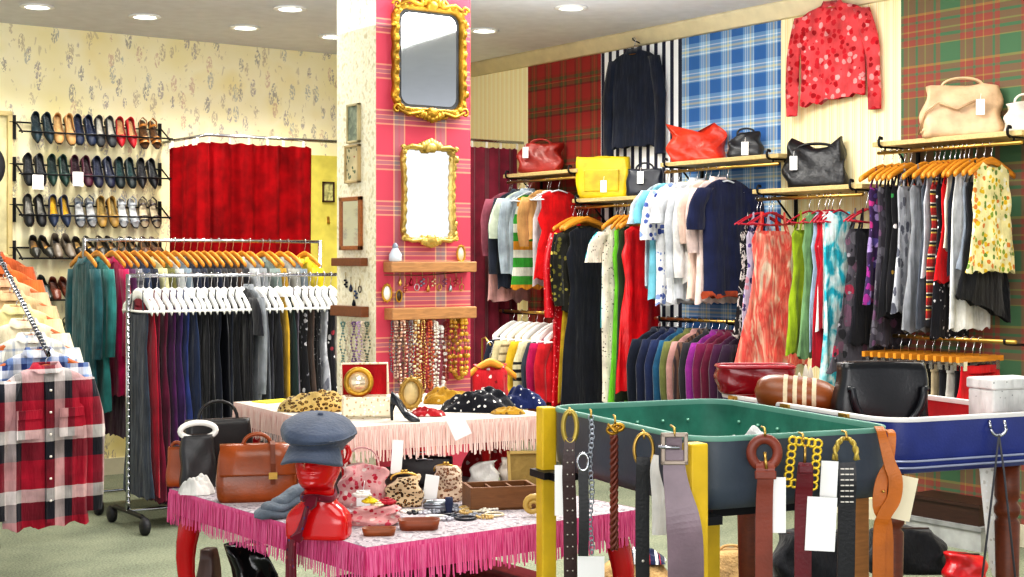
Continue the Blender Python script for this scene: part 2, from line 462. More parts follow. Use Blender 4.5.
def sleeve_mesh(side, xs, zs, L, r0, r1, T, seed, flare=0.0):
    r = random.Random(seed+side); m = MB(); rings = []; N = 9; n = 10; q = r.uniform(-.02, .02)
    for i in range(N):
        v = i/(N-1)
        x = side*(xs - .035 + .05*min(1, v*3) + .012*sin(3*v+q*40) + flare*v); z = zs - L*v - (.0 if v else -.0)
        y = -T*.15*v + q*v*.1
        rr = lerp(r0, r1, v)*(1+.08*sin(9*v+q*90)); ry = min(rr, T*.85)
        rings.append([(x+rr*cos(2*pi*k/n), y+ry*sin(2*pi*k/n), z-(x*side-xs)*.3+ (0 if v else .0)) for k in range(n)])
    return m.loft(rings, True, False)
def collar_mesh(a=.062, T=.03, z=-.072):
    m = MB(); n = 20
    def ring(f, zz, fy): return [(a*f*cos(2*pi*k/n), T*fy*sin(2*pi*k/n), zz + (.0 if sin(2*pi*k/n) > -.7 else -.012)) for k in range(n)]
    return m.loft([ring(1, z-.012, 1), ring(.95, z+.012, .8), ring(1.0, z+.017, .85), ring(1.35, z-.02, 1.15)], False, False)
def shoulders(W, drop=0.0):
    h = W/2
    return [(-.078-drop, .07), (-.088-drop, .105), (-.106-drop, h*.7), (-.134-drop, h*.9), (-.18-drop, h)]
def profile(kind, W, L):
    h = W/2; zb = -L
    if kind in ('shirt', 'blouse', 'tee', 'jacket', 'coat'):
        p = shoulders(W)
        if kind == 'coat': p += [(-.35, h*.93), (lerp(-.35, zb, .3), h*.9), (zb, h*1.02)]
        else: p += [(-.32, h*.94), (zb*.9, h*.95), (zb, h*.97)]
    elif kind == 'top': p = [(-.11, h*.5), (-.13, h*.62), (-.2, h*.66), (-.3, h*.85), (zb*.8, h*.86), (zb, h*.95)]
    elif kind == 'sleeveless': p = [(-.094, .09), (-.105, h*.5), (-.13, h*.72), (-.22, h*.7), (-.3, h*.84), (lerp(-.3, zb, .2), h*.7), (lerp(-.3, zb, .5), h*.86), (zb, h*1.05)]
    elif kind == 'strappy': p = [(-.2, h*.62), (-.23, h*.72), (-.32, h*.7), (-.42, h*.62), (lerp(-.42, zb, .4), h*.82), (zb, h*1.05)]
    elif kind == 'gown': p = [(-.2, h*.55), (-.26, h*.7), (-.42, h*.58), (lerp(-.42, zb, .5), h*.9), (zb, h*1.25)]
    elif kind == 'trousers': p = [(-.16, h*.8), (-.2, h*.82), (-.3, h*.88), (zb, h*.8)]
    elif kind == 'skirt': p = [(-.16, h*.7), (-.2, h*.72), (-.35, h*.9), (zb, h*1.1)]
    q = []
    last = 1e9
    for z, a in p:
        if z < last-.002: q.append((z, a)); last = z
    return q
NAME = dict(shirt='hanging_shirt', blouse='hanging_blouse', tee='hanging_t_shirt', jacket='hanging_jacket', coat='hanging_coat', top='hanging_camisole', sleeveless='hanging_dress', strappy='hanging_dress', gown='hanging_gown', trousers='hanging_trousers', skirt='hanging_skirt')
CAT = dict(shirt='shirt', blouse='blouse', tee='t-shirt', jacket='jacket', coat='coat', top='top', sleeveless='dress', strappy='dress', gown='dress', trousers='trousers', skirt='skirt')
_seed = [100]
def garment(kind, W, L, mat, loc, rz, label, group, T=.024, sleeve_mat=None, slen=None, fold=1.0, n=30, tagged=False, asym=0, scallop=0, trim=None, drop=0):
    _seed[0] += 1; sd = _seed[0]
    o = thing(NAME[kind], label, CAT[kind], loc, rz, group)
    h = W/2
    if kind == 'trousers':
        for sx in (-1, 1):
            m = body_mesh([(-.15, h*.42), (-.3, h*.46), (-L, h*.4)], T*.8, sd+sx, fold*.6, 16, 12, 0)
            m.v = [p + Vector((sx*h*.44, 0, 0)) for p in m.v]
            m.build('trouser_leg', mat, o)
        MB().loft([[(h*.9*cos(2*pi*k/20), T*1.1*sin(2*pi*k/20), z) for k in range(20)] for z in (-.135, -.175)], False, False).build('waistband', mat, o)
        return o
    body_mesh(profile(kind, W, L), T, sd, fold, n, asym=asym, scallop=scallop).build('body', mat, o)
    sm = sleeve_mat or mat
    if kind in ('shirt', 'blouse', 'jacket', 'coat'):
        sl = slen or min(.56, L*.78)
        for s_ in (-1, 1): sleeve_mesh(s_, h, -.145, sl, .062, .042, T, sd).build('sleeve', sm, o)
        if kind != 'blouse': collar_mesh(T=T).build('collar', sm, o)
    elif kind == 'tee':
        for s_ in (-1, 1): sleeve_mesh(s_, h, -.145, slen or .19, .07, .075, T, sd, .05).build('sleeve', sm, o)
    elif kind in ('strappy', 'gown'):
        for s_ in (-1, 1):
            MB().ribbon([(s_*h*.5, -T*.7, -.205), (s_*h*.42, -T*.5, -.16), (s_*h*.38, -.004, -.083), (s_*h*.42, T*.5, -.16), (s_*h*.5, T*.7, -.205)], .014, .003).build('strap', sm, o)
    if kind == 'skirt':
        MB().loft([[(h*.7*cos(2*pi*k/20), T*.75*sin(2*pi*k/20), z) for k in range(20)] for z in (-.135, -.175)], False, False).build('waistband', mat, o)
    if trim is not None:
        zt = -L; pr = profile(kind, W, L)[-1][1]
        body_mesh([(zt+.03, pr*1.02), (zt-.012, pr*1.02)], T*1.15, sd, fold, n, 2, 0).build('hem_trim', trim, o)
    if drop:
        for c_ in o.children:
            for v_ in c_.data.vertices: v_.co.z -= drop*max(0, min(1, (v_.co.z+L)/(L-.1)))
    if tagged:
        MB().box((-h*.6, -T*1.8-.008, -.33), (.05, .002, .09)).build('price_tag', WHITEH, o)
    return o

RAILZ = {}
def wall_row(rows, X, zr, hang, phrase, group, T=.022, jit=3, extra={}):
    """garments hung at right angles to the right wall. rows: (left edge px, hem py, width, kind, desc, material[, options])"""
    items = []
    for r in rows:
        Lp, hem, W, kind, desc, mat = r[:6]; op = dict(extra, **(r[6] if len(r) > 6 else {}))
        ext = W/2 + (.03 if kind in ('shirt', 'blouse', 'jacket', 'coat', 'tee') else 0)
        e = on_x(Lp, hem, X-ext)
        items.append((e.y, zr-e.z, W, kind, desc, mat, op))
    items.sort(key=lambda q: -q[0])
    for i, (y, L, W, kind, desc, mat, op) in enumerate(items):
        if i and items[i-1][0]-y < .028:                       # keep a hanger's thickness between neighbours
            y = items[i-1][0]-.028; items[i] = (y,)+items[i][1:]
        sp = min([abs(y-items[j][0]) for j in (i-1, i+1) if 0 <= j < len(items)] + [.09])
        ja = max(-jit, min(jit, (ja if i else 0)+rnd.uniform(-1, 1))); rz = radians(ja) + op.get('turn', 0)
        hk = op.get('hang', hang)
        lb = f"{desc}, {ordi(i)} from left, {phrase}"
        garment(kind, W, L, mat, (X, y, zr), rz, lb, group, T=max(.012, min(T*1.5, sp*.55)), **{k: v for k, v in op.items() if k not in ('hang', 'turn')})
        hanger(hk, min(W*.95, .44) if kind not in ('strappy', 'gown', 'skirt', 'trousers') else .4, (X, y, zr), rz, f"{HWORD[hk]}, {ordi(i)} from left, {phrase}", 'hangers: '+phrase)
def floor_row(rows, Y, zr, hang, phrase, group, T=.022, jit=4, extra={}):
    """garments on a free-standing rack that runs along x; rows give the right edge px"""
    items = []
    for r in rows:
        Rp, hem, W, kind, desc, mat = r[:6]; op = dict(extra, **(r[6] if len(r) > 6 else {}))
        ext = W/2 + (.03 if kind in ('shirt', 'blouse', 'jacket', 'coat', 'tee') else 0)
        e = on_y(Rp, hem, Y-ext)
        items.append((e.x, zr-e.z, W, kind, desc, mat, op))
    items.sort(key=lambda q: q[0])
    for i, (x, L, W, kind, desc, mat, op) in enumerate(items):
        if i and x-items[i-1][0] < .028: x = items[i-1][0]+.028; items[i] = (x,)+items[i][1:]
        sp = min([abs(x-items[j][0]) for j in (i-1, i+1) if 0 <= j < len(items)] + [.09])
        ja = max(-jit, min(jit, (ja if i else 0)+rnd.uniform(-1, 1))); rz = -pi/2 + radians(ja) + op.get('turn', 0)
        hk = op.get('hang', hang)
        garment(kind, W, L, mat, (x, Y, zr), rz, f"{desc}, {ordi(i)} from left, {phrase}", group, T=max(.012, min(T*1.5, sp*.55)), **{k: v for k, v in op.items() if k not in ('hang', 'turn')})
        hanger(hk, .44, (x, Y, zr), rz, f"{HWORD[hk]}, {ordi(i)} from left, {phrase}", 'hangers: '+phrase)
    return items

# ---------------------------------------------------------------- wall shelves with rails
shelf_wood = wood('#e3c88c', 'pale_shelf_wood'); iron = M('black_iron', '#17171b', .5, .4, var=0)
brass = metal('#c8a45a', 'brushed_brass', .35); chrome = metal('#c4c6cc', 'chrome', .2)
def shelf(pl, pr, py, label):
    a = on_x(pl, py, XW-.33); b = on_x(pr, py, XW-.33); y0, y1 = max(a.y, b.y), min(a.y, b.y)
    mid = on_x((pl+pr)/2, py, XW-.33)
    zt = mid.z; o = thing('wall_shelf', label, 'shelf', (XW, (y0+y1)/2, zt), 0, 'wooden wall shelves with clothes rails')
    ln = y0-y1
    MB().box((-.165, 0, -.014), (.33, ln, .028)).build('shelf_board', shelf_wood, o, bevel=.004)
    MB().tube([(-.30, -ln/2+.02, -.062), (-.30, ln/2-.02, -.062)], .011, 8).build('rail', brass, o)
    for s_ in (-1, 1):
        yy = s_*(ln/2-.07); m = MB()
        m.box((-.01, yy, -.12), (.014, .02, .24)); m.tube([(-.02, yy, -.03), (-.33, yy, -.03)], .008, 6)
        m.tube([(-.012, yy, -.22), (-.2, yy, -.04)], .007, 6)
        m.tube([(-.33, yy, -.034), (-.352, yy, -.022), (-.356, yy, .004), (-.345, yy, .024), (-.33, yy, .022), (-.327, yy, .01)], .008, 6)
        m.tube([(-.30, yy, -.035), (-.30, yy, -.064)], .006, 6)
        m.build('bracket', iron, o)
    return zt-.062, zt
XR = XW-.30
def lowrail(pl, pr, py, label):
    a = on_x(pl, py, XR); b = on_x(pr, py, XR); z = (a.z+b.z)/2; y0, y1 = a.y, b.y
    o = thing('wall_rail', label, 'clothes rail', (XW, (y0+y1)/2, z), 0, 'low brass clothes rails on the right wall')
    ln = abs(y0-y1)
    MB().tube([(-.30, -ln/2, 0), (-.30, ln/2, 0)], .011, 8).build('rail', brass, o)
    for s_ in (-1, 1): MB().tube([(0, s_*(ln/2-.06), -.03), (-.29, s_*(ln/2-.06), -.016), (-.315, s_*(ln/2-.06), -.012), (-.315, s_*(ln/2-.06), .015)], .007, 6).build('bracket', iron, o)
    return z
z1r, z1 = shelf(503, 577, 171.5, 'wooden wall shelf by the dark red curtain carrying the maroon handbag')
z2r, z2 = shelf(572, 648, 197, 'wooden wall shelf carrying the yellow tote bag')
z3r, z3 = shelf(660, 778, 158, 'wooden wall shelf below blue plaid carrying the orange-red bag')
z4r, z4 = shelf(752, 862, 186.5, 'wooden wall shelf below the red blouse carrying the large black bag')
z5r, z5 = shelf(872, 1022, 136, 'wooden wall shelf on green tartan carrying the beige handbag')
zl1 = lowrail(500, 556, 312, 'low brass clothes rail beside the dark red curtain')
zl3 = lowrail(655, 735, 320, 'low brass clothes rail below the pale blouses')
zl5 = lowrail(868, 1016, 338, 'low brass clothes rail below the yellow floral dress')

C = cloth
flor_w = cloth('#f2f2f6', spots('#f3f4f8', ['#5a6fb8', '#8ea4d8', '#3d4f9a'], 20, .42), 'white_blue_floral')
yb_print = cloth('#222222', spots('#1d1c1a', ['#d8b42a', '#e8d070', '#a8a020'], 26, .36), 'black_yellow_print')
sequin = M('red_sequins', rough=.3, pat=spots('#b3101e', ['#e04050', '#f6a0a0', '#c01828'], 55, .35), var=0)
dots_c = cloth('#f3ecd9', spots('#f4eddb', ['#4a463f', '#6a6355'], 38, .26), 'cream_dotted')
band = cloth('#3c9a3a', stripes(2, .33, [(0, '#3fa53c'), (.22, '#f1f3e6'), (.40, '#e29a2c'), (.6, '#46a63e'), (.8, '#f1f3e6')]), 'green_orange_bands')
bw_print = cloth('#999999', clouds(26, [(.42, '#1c1b20'), (.5, '#d8d3cf'), (.58, '#2a2830')], (1, 1, .7), 3, .8, True), 'black_white_animal')
lilac = cloth('#a8a0c0', spots('#c8c2da', ['#6a5aa0', '#40386a', '#e0a0b0'], 20, .4), 'lilac_print')
coral = cloth('#f07060', clouds(9, [(.3, '#f6d9c4'), (.42, '#f58a78'), (.55, '#ea4f4a'), (.66, '#f7c3ac'), (.8, '#ee6258')], (1.6, 1, .45), 3, 1.2), 'coral_tie_dye')
turq = cloth('#3fc8d8', clouds(10, [(.4, '#e9fafa'), (.48, '#9fe6ec'), (.56, '#22b6cc'), (.7, '#1fa6c0')], (1.4, 1, .9), 3, .6), 'turquoise_tie_dye')
darkflor = cloth('#4a4650', spots('#57535c', ['#a83450', '#2b2a30', '#7a7780', '#33323a', '#77566a'], 15, .55, second=(['#2a2930', '#6c6870', '#9c98a0'], 23, .3)), 'dark_grey_floral')
magprint = cloth('#5a2a5a', spots('#3b2450', ['#b0307a', '#902a80', '#5a4a90', '#a890c8'], 20, .52), 'purple_magenta_print')
embro = cloth('#17161b', spots('#17161b', ['#d84030', '#3a9a50', '#e0b040', '#e8e0e0'], 15, .24), 'black_embroidered')
greyprint = cloth('#a8aab2', spots('#b9bbc3', ['#5a5c68', '#70727e', '#d8dae0', '#888a94'], 26, .46, (1, 1, .5)), 'grey_leaf_print')
multistripe = cloth('#a03030', stripes(2, .07, [(0, '#b8302a'), (.3, '#e8c060'), (.42, '#22242a'), (.6, '#d8d0c0'), (.7, '#a02828')]), 'ethnic_red_stripes')
polka = cloth('#1a1a20', spots('#1a1a22', ['#f0eef0'], 30, .26), 'black_white_polka')
yflor = cloth('#f0e6a0', spots('#f4ecb4', ['#e8c21f', '#8aa83a', '#e0863a', '#f7f4e0', '#e0b820', '#6f9040'], 32, .50), 'yellow_floral')
bfloral = cloth('#303030', spots('#1f1f24', ['#e8e6e8', '#bcbac0', '#8a8890'], 24, .34), 'black_white_floral')
creamstripe = cloth('#e8dcb4', stripes(2, .5, [(0, '#26262a'), (.05, '#eadfb8'), (.12, '#26262a'), (.17, '#eadfb8'), (.24, '#26262a'), (.28, '#eadfb8')]), 'cream_black_bands')
greyplaid = cloth('#707078', plaid(.05, [(0, '#8a8a90'), (.5, '#4a4a52')], .05, [(0, '#9a9aa0'), (.5, '#505058')]), 'grey_check')

wall_row([
 (486, 252, .42, 'blouse', 'mauve long-sleeved blouse', C('#a0596a')),
 (489, 303, .38, 'skirt', 'dusty pink skirt with frilled hem', C('#d9a7a4'), dict(scallop=.02)),
 (493, 288, .42, 'jacket', 'charcoal navy jacket', C('#2b3140')),
 (500, 250, .42, 'tee', 'pale mint t-shirt', C('#d3e0cc'), dict(slen=.28)),
 (503, 275, .40, 'shirt', 'light blue-grey shirt', C('#a9b8c4')),
 (509, 289, .36, 'top', 'green white and orange banded knit top', band),
 (523, 240, .40, 'blouse', 'tan blouse', C('#c79a62')),
 (529, 285, .36, 'top', 'pale grey top', C('#cfccce')),
 (535, 279, .44, 'sleeveless', 'bright red sleeveless knit dress', C('#d40f17'), dict(fold=.6)),
], XR, z1r, 'clear', 'rail under the maroon handbag', 'clothes under the maroon handbag')
wall_row([
 (488, 398, .42, 'jacket', 'navy jacket', C('#232a3d')),
 (496, 398, .42, 'shirt', 'cream shirt', C('#e6d9ac')),
 (503, 400, .42, 'shirt', 'beige striped shirt', C('#d6c398', stripes(2, .06, [(0, '#dccba2'), (.7, '#8f7e5e')]), 'beige_stripe')),
 (511, 400, .42, 'jacket', 'yellow cardigan', C('#e8bd2c')),
 (518, 402, .42, 'jacket', 'cream cardigan with black hem bands', creamstripe),
 (527, 402, .42, 'jacket', 'slate jacket', C('#3a4250')),
 (532, 402, .42, 'jacket', 'magenta jacket', C('#c2145c')),
 (540, 402, .42, 'jacket', 'red jacket', C('#d3202c')),
], XR, zl1, 'white', 'low rail by the dark curtain', 'jackets by the dark red curtain', extra=dict(drop=.085))
wall_row([
 (548, 405, .40, 'shirt', 'red sequinned evening dress', sequin, dict(slen=.62)),
 (553, 302, .40, 'blouse', 'black and yellow printed blouse', yb_print),
 (556, 312, .40, 'blouse', 'black blouse with olive print', C('#2a2a1e', spots('#23221c', ['#6f6a2c', '#908840'], 22, .35), 'olive_print')),
 (559, 402, .34, 'sleeveless', 'mustard yellow long dress', C('#d8b334')),
 (562, 416, .46, 'sleeveless', 'long black velvet dress', C('#171a24'), dict(fold=1.4)),
 (595, 402, .34, 'tee', 'cream dress with dark dots', dots_c),
 (597, 334, .30, 'tee', 'turquoise satin blouse', satin('#19a6b8'), dict(asym=-.4)),
 (610, 404, .26, 'sleeveless', 'lime green maxi dress', C('#6cbf2e')),
 (615, 402, .26, 'sleeveless', 'dark green printed dress', C('#2a3a24')),
 (618, 380, .42, 'sleeveless', 'red flared evening gown', satin('#d3111c'), dict(asym=.45, fold=1.6)),
], XR, z2r, 'wood', 'rail under the yellow tote', 'evening wear under the yellow tote', extra=dict(drop=.055))
wall_row([
 (640, 288, .42, 'tee', 'pale denim t-shirt', C('#b9c9d6')),
 (645, 300, .42, 'tee', 'aqua blue t-shirt', C('#7cc4d8')),
 (652, 305, .42, 'tee', 'white blouse with blue flowers', flor_w, dict(slen=.3)),
 (662, 303, .42, 'tee', 'white cotton t-shirt', C('#eef0f4')),
 (670, 300, .42, 'shirt', 'pale grey shirt', C('#d3d7de')),
 (678, 283, .42, 'blouse', 'white blouse', C('#f4f2f0')),
 (684, 300, .40, 'blouse', 'pale peach blouse', C('#f1d3c4'), dict(slen=.34)),
 (692, 303, .40, 'shirt', 'shell pink shirt', C('#f0d8d2'), dict(slen=.4)),
 (700, 296, .42, 'tee', 'navy t-shirt dress with rust hem', C('#1c2345'), dict(trim=C('#a9492c'), slen=.24)),
], XR, z3r, 'clear', 'rail under the orange-red bag', 'pale tops under the orange-red bag')
wall_row([
 (632, 402, .42, 'coat', 'black-navy coat', C('#141b2c')),
 (641, 402, .42, 'jacket', 'dark navy jacket', C('#1a2340')),
 (650, 402, .42, 'shirt', 'navy blue shirt', C('#1f2c52')),
 (658, 402, .42, 'shirt', 'petrol blue shirt', C('#1f5677')),
 (665, 402, .42, 'shirt', 'olive shirt', C('#6f7442')),
 (672, 402, .42, 'shirt', 'dusty rose shirt', C('#b98b86')),
 (678, 402, .42, 'shirt', 'brown striped shirt', C('#5a4238', stripes(0, .03, [(0, '#6a4d40'), (.6, '#33262a')]), 'brown_stripe')),
 (684, 402, .42, 'jacket', 'charcoal cardigan', C('#2b2a30')),
 (691, 402, .42, 'shirt', 'bright purple shirt', C('#8a2a86')),
 (698, 402, .42, 'shirt', 'plum shirt', C('#6e1a44')),
 (706, 402, .42, 'shirt', 'burgundy shirt', C('#5f1230')),
 (714, 402, .42, 'shirt', 'dark plum shirt', C('#42183a')),
 (722, 402, .42, 'shirt', 'aubergine shirt', C('#2c1a30')),
], XR, zl3, 'clear', 'low rail below the pale tops', 'dark shirts on the low rail')
wall_row([
 (733, 338, .42, 'strappy', 'black and white animal print dress', bw_print),
 (740, 330, .34, 'strappy', 'lilac printed dress', lilac),
 (741, 368, .52, 'gown', 'coral tie-dye flared sundress', coral, dict(fold=1.5)),
 (752, 358, .30, 'strappy', 'scarlet strappy dress', C('#d8201c')),
 (785, 354, .42, 'strappy', 'olive lime sundress', C('#8fa51f')),
 (799, 358, .34, 'sleeveless', 'sage green straight dress', C('#6f9466')),
 (809, 352, .28, 'sleeveless', 'powder blue dress', C('#a9bfd8')),
 (812, 368, .28, 'sleeveless', 'crimson dress', C('#b8182c')),
 (816, 330, .28, 'sleeveless', 'white and red piped top', C('#f0e4e0', stripes(0, .09, [(0, '#f2e8e4'), (.7, '#c02030')]), 'white_red_piping')),
 (820, 388, .34, 'sleeveless', 'turquoise and white tie-dye dress', turq),
 (836, 372, .52, 'gown', 'long dark grey floral dress', darkflor, dict(fold=1.4)),
 (849, 345, .36, 'strappy', 'black slip dress', C('#1b1b22')),
], XR, z4r, 'red', 'rail under the black bag', 'sundresses under the large black bag')
wall_row([
 (864, 303, .32, 'strappy', 'purple and magenta printed dress', magprint),
 (872, 346, .34, 'strappy', 'smoky floral dress', cloth('#4a4652', spots('#3c3842', ['#6a4a68', '#6a6670', '#55525e'], 18, .5), 'smoky_floral')),
 (879, 318, .34, 'strappy', 'black beach dress', C('#18181e')),
 (886, 312, .32, 'strappy', 'black top with coloured embroidery', embro),
 (892, 312, .32, 'strappy', 'pale grey leaf print dress', greyprint),
 (904, 332, .36, 'strappy', 'mid grey pleated dress', C('#8d9096')),
 (915, 328, .34, 'strappy', 'slate blue dress', C('#59606c')),
 (917, 268, .34, 'top', 'crumpled silver-grey shirt', satin('#b9bcc4'), dict(asym=.3)),
 (924, 318, .34, 'strappy', 'red and gold ethnic striped dress', multistripe),
 (930, 338, .34, 'strappy', 'black polka dot dress', polka),
 (935, 282, .34, 'strappy', 'bright red dress', C('#d5141c')),
 (940, 250, .34, 'top', 'cream top', C('#efe4d2')),
 (946, 330, .34, 'skirt', 'long white cotton skirt', C('#f0f0f0'), dict(fold=1.4)),
 (944, 275, .34, 'top', 'ink navy top', C('#1d2230')),
 (957, 268, .32, 'strappy', 'blue-grey striped top', C('#8a93a0')),
 (957, 310, .46, 'strappy', 'black draped dress', C('#17181f'), dict(asym=-.3, fold=1.4)),
 (966, 272, .43, 'sleeveless', 'yellow floral sleeveless dress', yflor, dict(fold=.8)),
], XR, z5r, 'wood', 'rail under the beige bag', 'summer clothes under the beige handbag')
lo5 = ['#e4dcd2', '#1b1b20', '#e8e0d8', '#202026', '#d8cdb8', '#3a3a42', '#f0ede6', '#15151a', '#b9a888', '#222228', '#c8c4bc', '#17171c']
lod = ['ivory', 'black', 'off-white', 'jet black', 'sand', 'charcoal', 'white', 'black denim', 'khaki', 'dark grey', 'pale grey', 'black wool']
wall_row([(866+8*i, 415, .32, 'trousers', lod[i]+' trousers', C(c)) for i, c in enumerate(lo5)] +
 [(954, 412, .44, 'skirt', 'bright red short skirt', C('#d31624'), dict(fold=.5))], XR, zl5, 'clip', 'low rail with the red skirt', 'trousers on the low right rail')

# ---------------------------------------------------------------- free-standing racks on the left
def rack(label, x0, x1, Y, zr, post):
    o = thing('clothes_rack', label, 'clothes rack', ((x0+x1)/2, Y, 0), 0, 'free-standing chrome clothes racks')
    ln = x1-x0
    MB().tube([(-ln/2, 0, zr), (ln/2, 0, zr)], .011, 8).build('rail', chrome, o)
    for s_ in (-1, 1):
        m = MB(); m.tube([(s_*ln/2, 0, .09), (s_*ln/2, 0, zr+.01)], .014, 8)
        if post:                                    # post with rows of height-setting notches
            for k in range(34): m.ball((s_*ln/2, -.013, .15+k*(zr-.2)/33), .011, 6)
        m.build('post', chrome, o)
        MB().tube([(s_*ln/2, -.27, .085), (s_*ln/2, -.2, .10), (s_*ln/2, .2, .10), (s_*ln/2, .27, .085)], .014, 8).build('foot', iron, o)
        for yy in (-.26, .26):
            w_ = MB(); w_.X = Matrix.Translation((s_*ln/2, yy, .05)) @ Matrix.Rotation(pi/2, 4, 'Y')
            w_.lathe([(.012, -.02), (.045, -.018), (.05, -.008), (.05, .008), (.045, .018), (.012, .02)], 16); w_.build('wheel', M('castor_rubber', '#202024', .6, var=0), o)
    MB().tube([(-ln/2, 0, .10), (ln/2, 0, .10)], .01, 8).build('stretcher', chrome, o)
YA, ZA, YBk, ZB = 8.95, 1.69, 8.15, 1.47
rack('tall chrome clothes rack of coats in front of the bright red curtain', on_y(84, 240, YA).x, on_y(320, 240, YA).x, YA, ZA, False)
rack('lower chrome clothes rack with notched posts and white hangers', on_y(128, 275, YBk).x, on_y(352, 275, YBk).x, YBk, ZB, True)
A = [(98, 478, 'dark teal long coat', '#2c5f66'), (111, 412, 'teal wool coat', '#3d8a86'), (126, 397, 'magenta wool coat', '#d3145f'), (133, 440, 'purple jersey coat', '#5a2a55'), (140, 420, 'grey checked coat', None),
     (149, 430, 'steel navy jacket', '#33405c'), (156, 430, 'midnight jacket', '#1e2438'), (165, 420, 'cream jacket', '#dcd9a8'), (173, 420, 'olive jacket', '#6c6b3c'), (181, 420, 'pale grey jacket', '#c2c6c4'), (190, 420, 'blue-grey jacket', '#7c8c98'),
     (199, 420, 'navy blazer', '#252c40'), (206, 420, 'ink blazer', '#1b2033'), (213, 420, 'black blazer', '#17181e'), (220, 420, 'dark navy coat', '#1d2438'), (227, 420, 'charcoal coat', '#2b2b32'), (235, 420, 'soot black coat', '#1a1a20'),
     (242, 420, 'dark brown jacket', '#4a382c'), (249, 420, 'black wool jacket', '#1f1f25'), (258, 420, 'silver grey jacket', '#b0b4b8'), (266, 420, 'mid grey jacket', '#8b9094'), (279, 420, 'grey-green tweed jacket', '#7b8c88'), (286, 420, 'mustard brown jacket', '#b08a2c'),
     (297, 420, 'ash grey jacket', '#9a9c98'), (305, 420, 'slate jacket', '#77828a'), (322, 420, 'bright yellow jacket', '#e6cc18')]
floor_row([(r, h, .44, 'coat' if i < 5 else 'jacket', d, C(c) if c else greyplaid) for i, (r, h, d, c) in enumerate(A)], YA, ZA, 'wood', 'coat rack by the red curtain', 'coats and jackets on the tall rack', extra=dict(drop=.05))
Bl = [(152, 500, 'strappy', 'grey denim pinafore', C('#39414f')), (157, 496, 'skirt', 'crimson skirt', C('#a3142e')), (163, 503, 'strappy', 'wine velvet dress', C('#6e1030')), (171, 505, 'strappy', 'maroon velvet dress', C('#54122f')), (179, 508, 'strappy', 'plum velvet dress', C('#46184a')),
     (186, 505, 'strappy', 'violet dress', C('#3d2458')), (193, 505, 'strappy', 'royal navy dress', C('#26346a')), (200, 505, 'skirt', 'denim navy skirt', C('#22304e')), (206, 508, 'strappy', 'black crepe dress', C('#14161e')), (212, 510, 'skirt', 'black pleated skirt', C('#16171d')),
     (219, 505, 'strappy', 'black slip dress', C('#15161b')), (226, 508, 'strappy', 'dark ink dress', C('#181c28')), (232, 508, 'skirt', 'black satin skirt', satin('#15161c')), (239, 505, 'strappy', 'blue-black dress', C('#161c2a')), (246, 500, 'strappy', 'black wool dress', C('#191a1f')),
     (252, 500, 'skirt', 'coal black skirt', C('#1a1a1f')), (259, 455, 'tee', 'black top with white edge', C('#1c1d24', stripes(0, .42, [(0, '#1c1d24'), (.97, '#e8e8ea')]), 'black_white_edge')), (266, 440, 'jacket', 'ash grey cardigan', C('#8d9298')), (272, 460, 'skirt', 'granite grey skirt', C('#585c64')), (279, 470, 'strappy', 'charcoal dress', C('#33343c')), (285, 470, 'skirt', 'dark graphite skirt', C('#26272e')),
     (293, 455, 'skirt', 'mustard skirt', C('#c09a2e')), (300, 470, 'skirt', 'bottle green skirt', C('#1f3434')), (305, 460, 'strappy', 'taupe dress', C('#6b6470')), (313, 460, 'strappy', 'black and white floral dress', bfloral), (320, 460, 'strappy', 'brown jersey dress', C('#53443e')), (326, 460, 'strappy', 'black speckled dress', C('#202024', spots('#202026', ['#d8d8da', '#8a8a8e'], 55, .28), 'black_speckle')), (333, 455, 'strappy', 'grey leaf patterned dress', greyprint), (340, 455, 'strappy', 'black blossom dress', C('#222228', spots('#222228', ['#f0eef0', '#c04050'], 20, .33), 'black_blossom')), (347, 455, 'skirt', 'ivory skirt', C('#ece6d8'))]
floor_row([(r, h, .42, k, d, m) for r, h, k, d, m in Bl], YBk, ZB, 'white', 'white-hanger rack', 'dresses and skirts on the white-hanger rack')
# ---------------------------------------------------------------- curtains and changing corners
def curtain(name, label, path, zt, zb, mat, rail_label, rail_path, amp=.03, per=.13, cat='curtain'):
    # path: list of (x, y); resample and wave it
    P = [Vector((x, y, 0)) for x, y in path]; seg = [(b-a).length for a, b in zip(P, P[1:])]; tot = sum(seg); N = int(tot/.012)
    o = thing(name, label, cat, (P[0].x, P[0].y, 0)); O = P[0].copy(); grid = []
    for i in range(N+1):
        s = tot*i/N; q = s; k = 0
        while k < len(seg)-1 and q > seg[k]: q -= seg[k]; k += 1
        p = P[k].lerp(P[k+1], min(1, q/seg[k])); d = (P[k+1]-P[k]).normalized(); nr = Vector((-d.y, d.x, 0))
        col = []
        for j in range(13):
            v = j/12; a = amp*(.55+.45*v)
            w = a*(sin(2*pi*s/per + .6*sin(s*7)) + .35*sin(2*pi*s/(per*.43)+1+v))
            col.append(p + nr*w + Vector((0, 0, lerp(zt-.012*abs(sin(pi*s/per*2)), zb, v))) - O)
        grid.append(col)
    MB().sheet(grid).build('curtain_cloth', mat, o)
    m = MB()
    for i in range(0, N+1, max(1, int(.15/.012))):
        p = grid[i][0]; m.box((p.x, p.y, zt+.012), (.014, .014, .045))
    m.build('curtain_glides', M('white_glides', '#f2efe6', .5, var=0), o)
    R = thing('curtain_rail', rail_label, 'curtain rail', (rail_path[0][0], rail_path[0][1], zt+.045))
    MB().tube([(x-rail_path[0][0], y-rail_path[0][1], 0) for x, y in rail_path], .012, 8).build('rail_tube', chrome, R)
redv = M('red_curtain_velvet', '#98030d', .9, bump=(40, .15), var=.14, spec=.15)
winev = M('wine_curtain_velvet', '#7d1330', .8, bump=(40, .15), var=.1, sheen=.3)
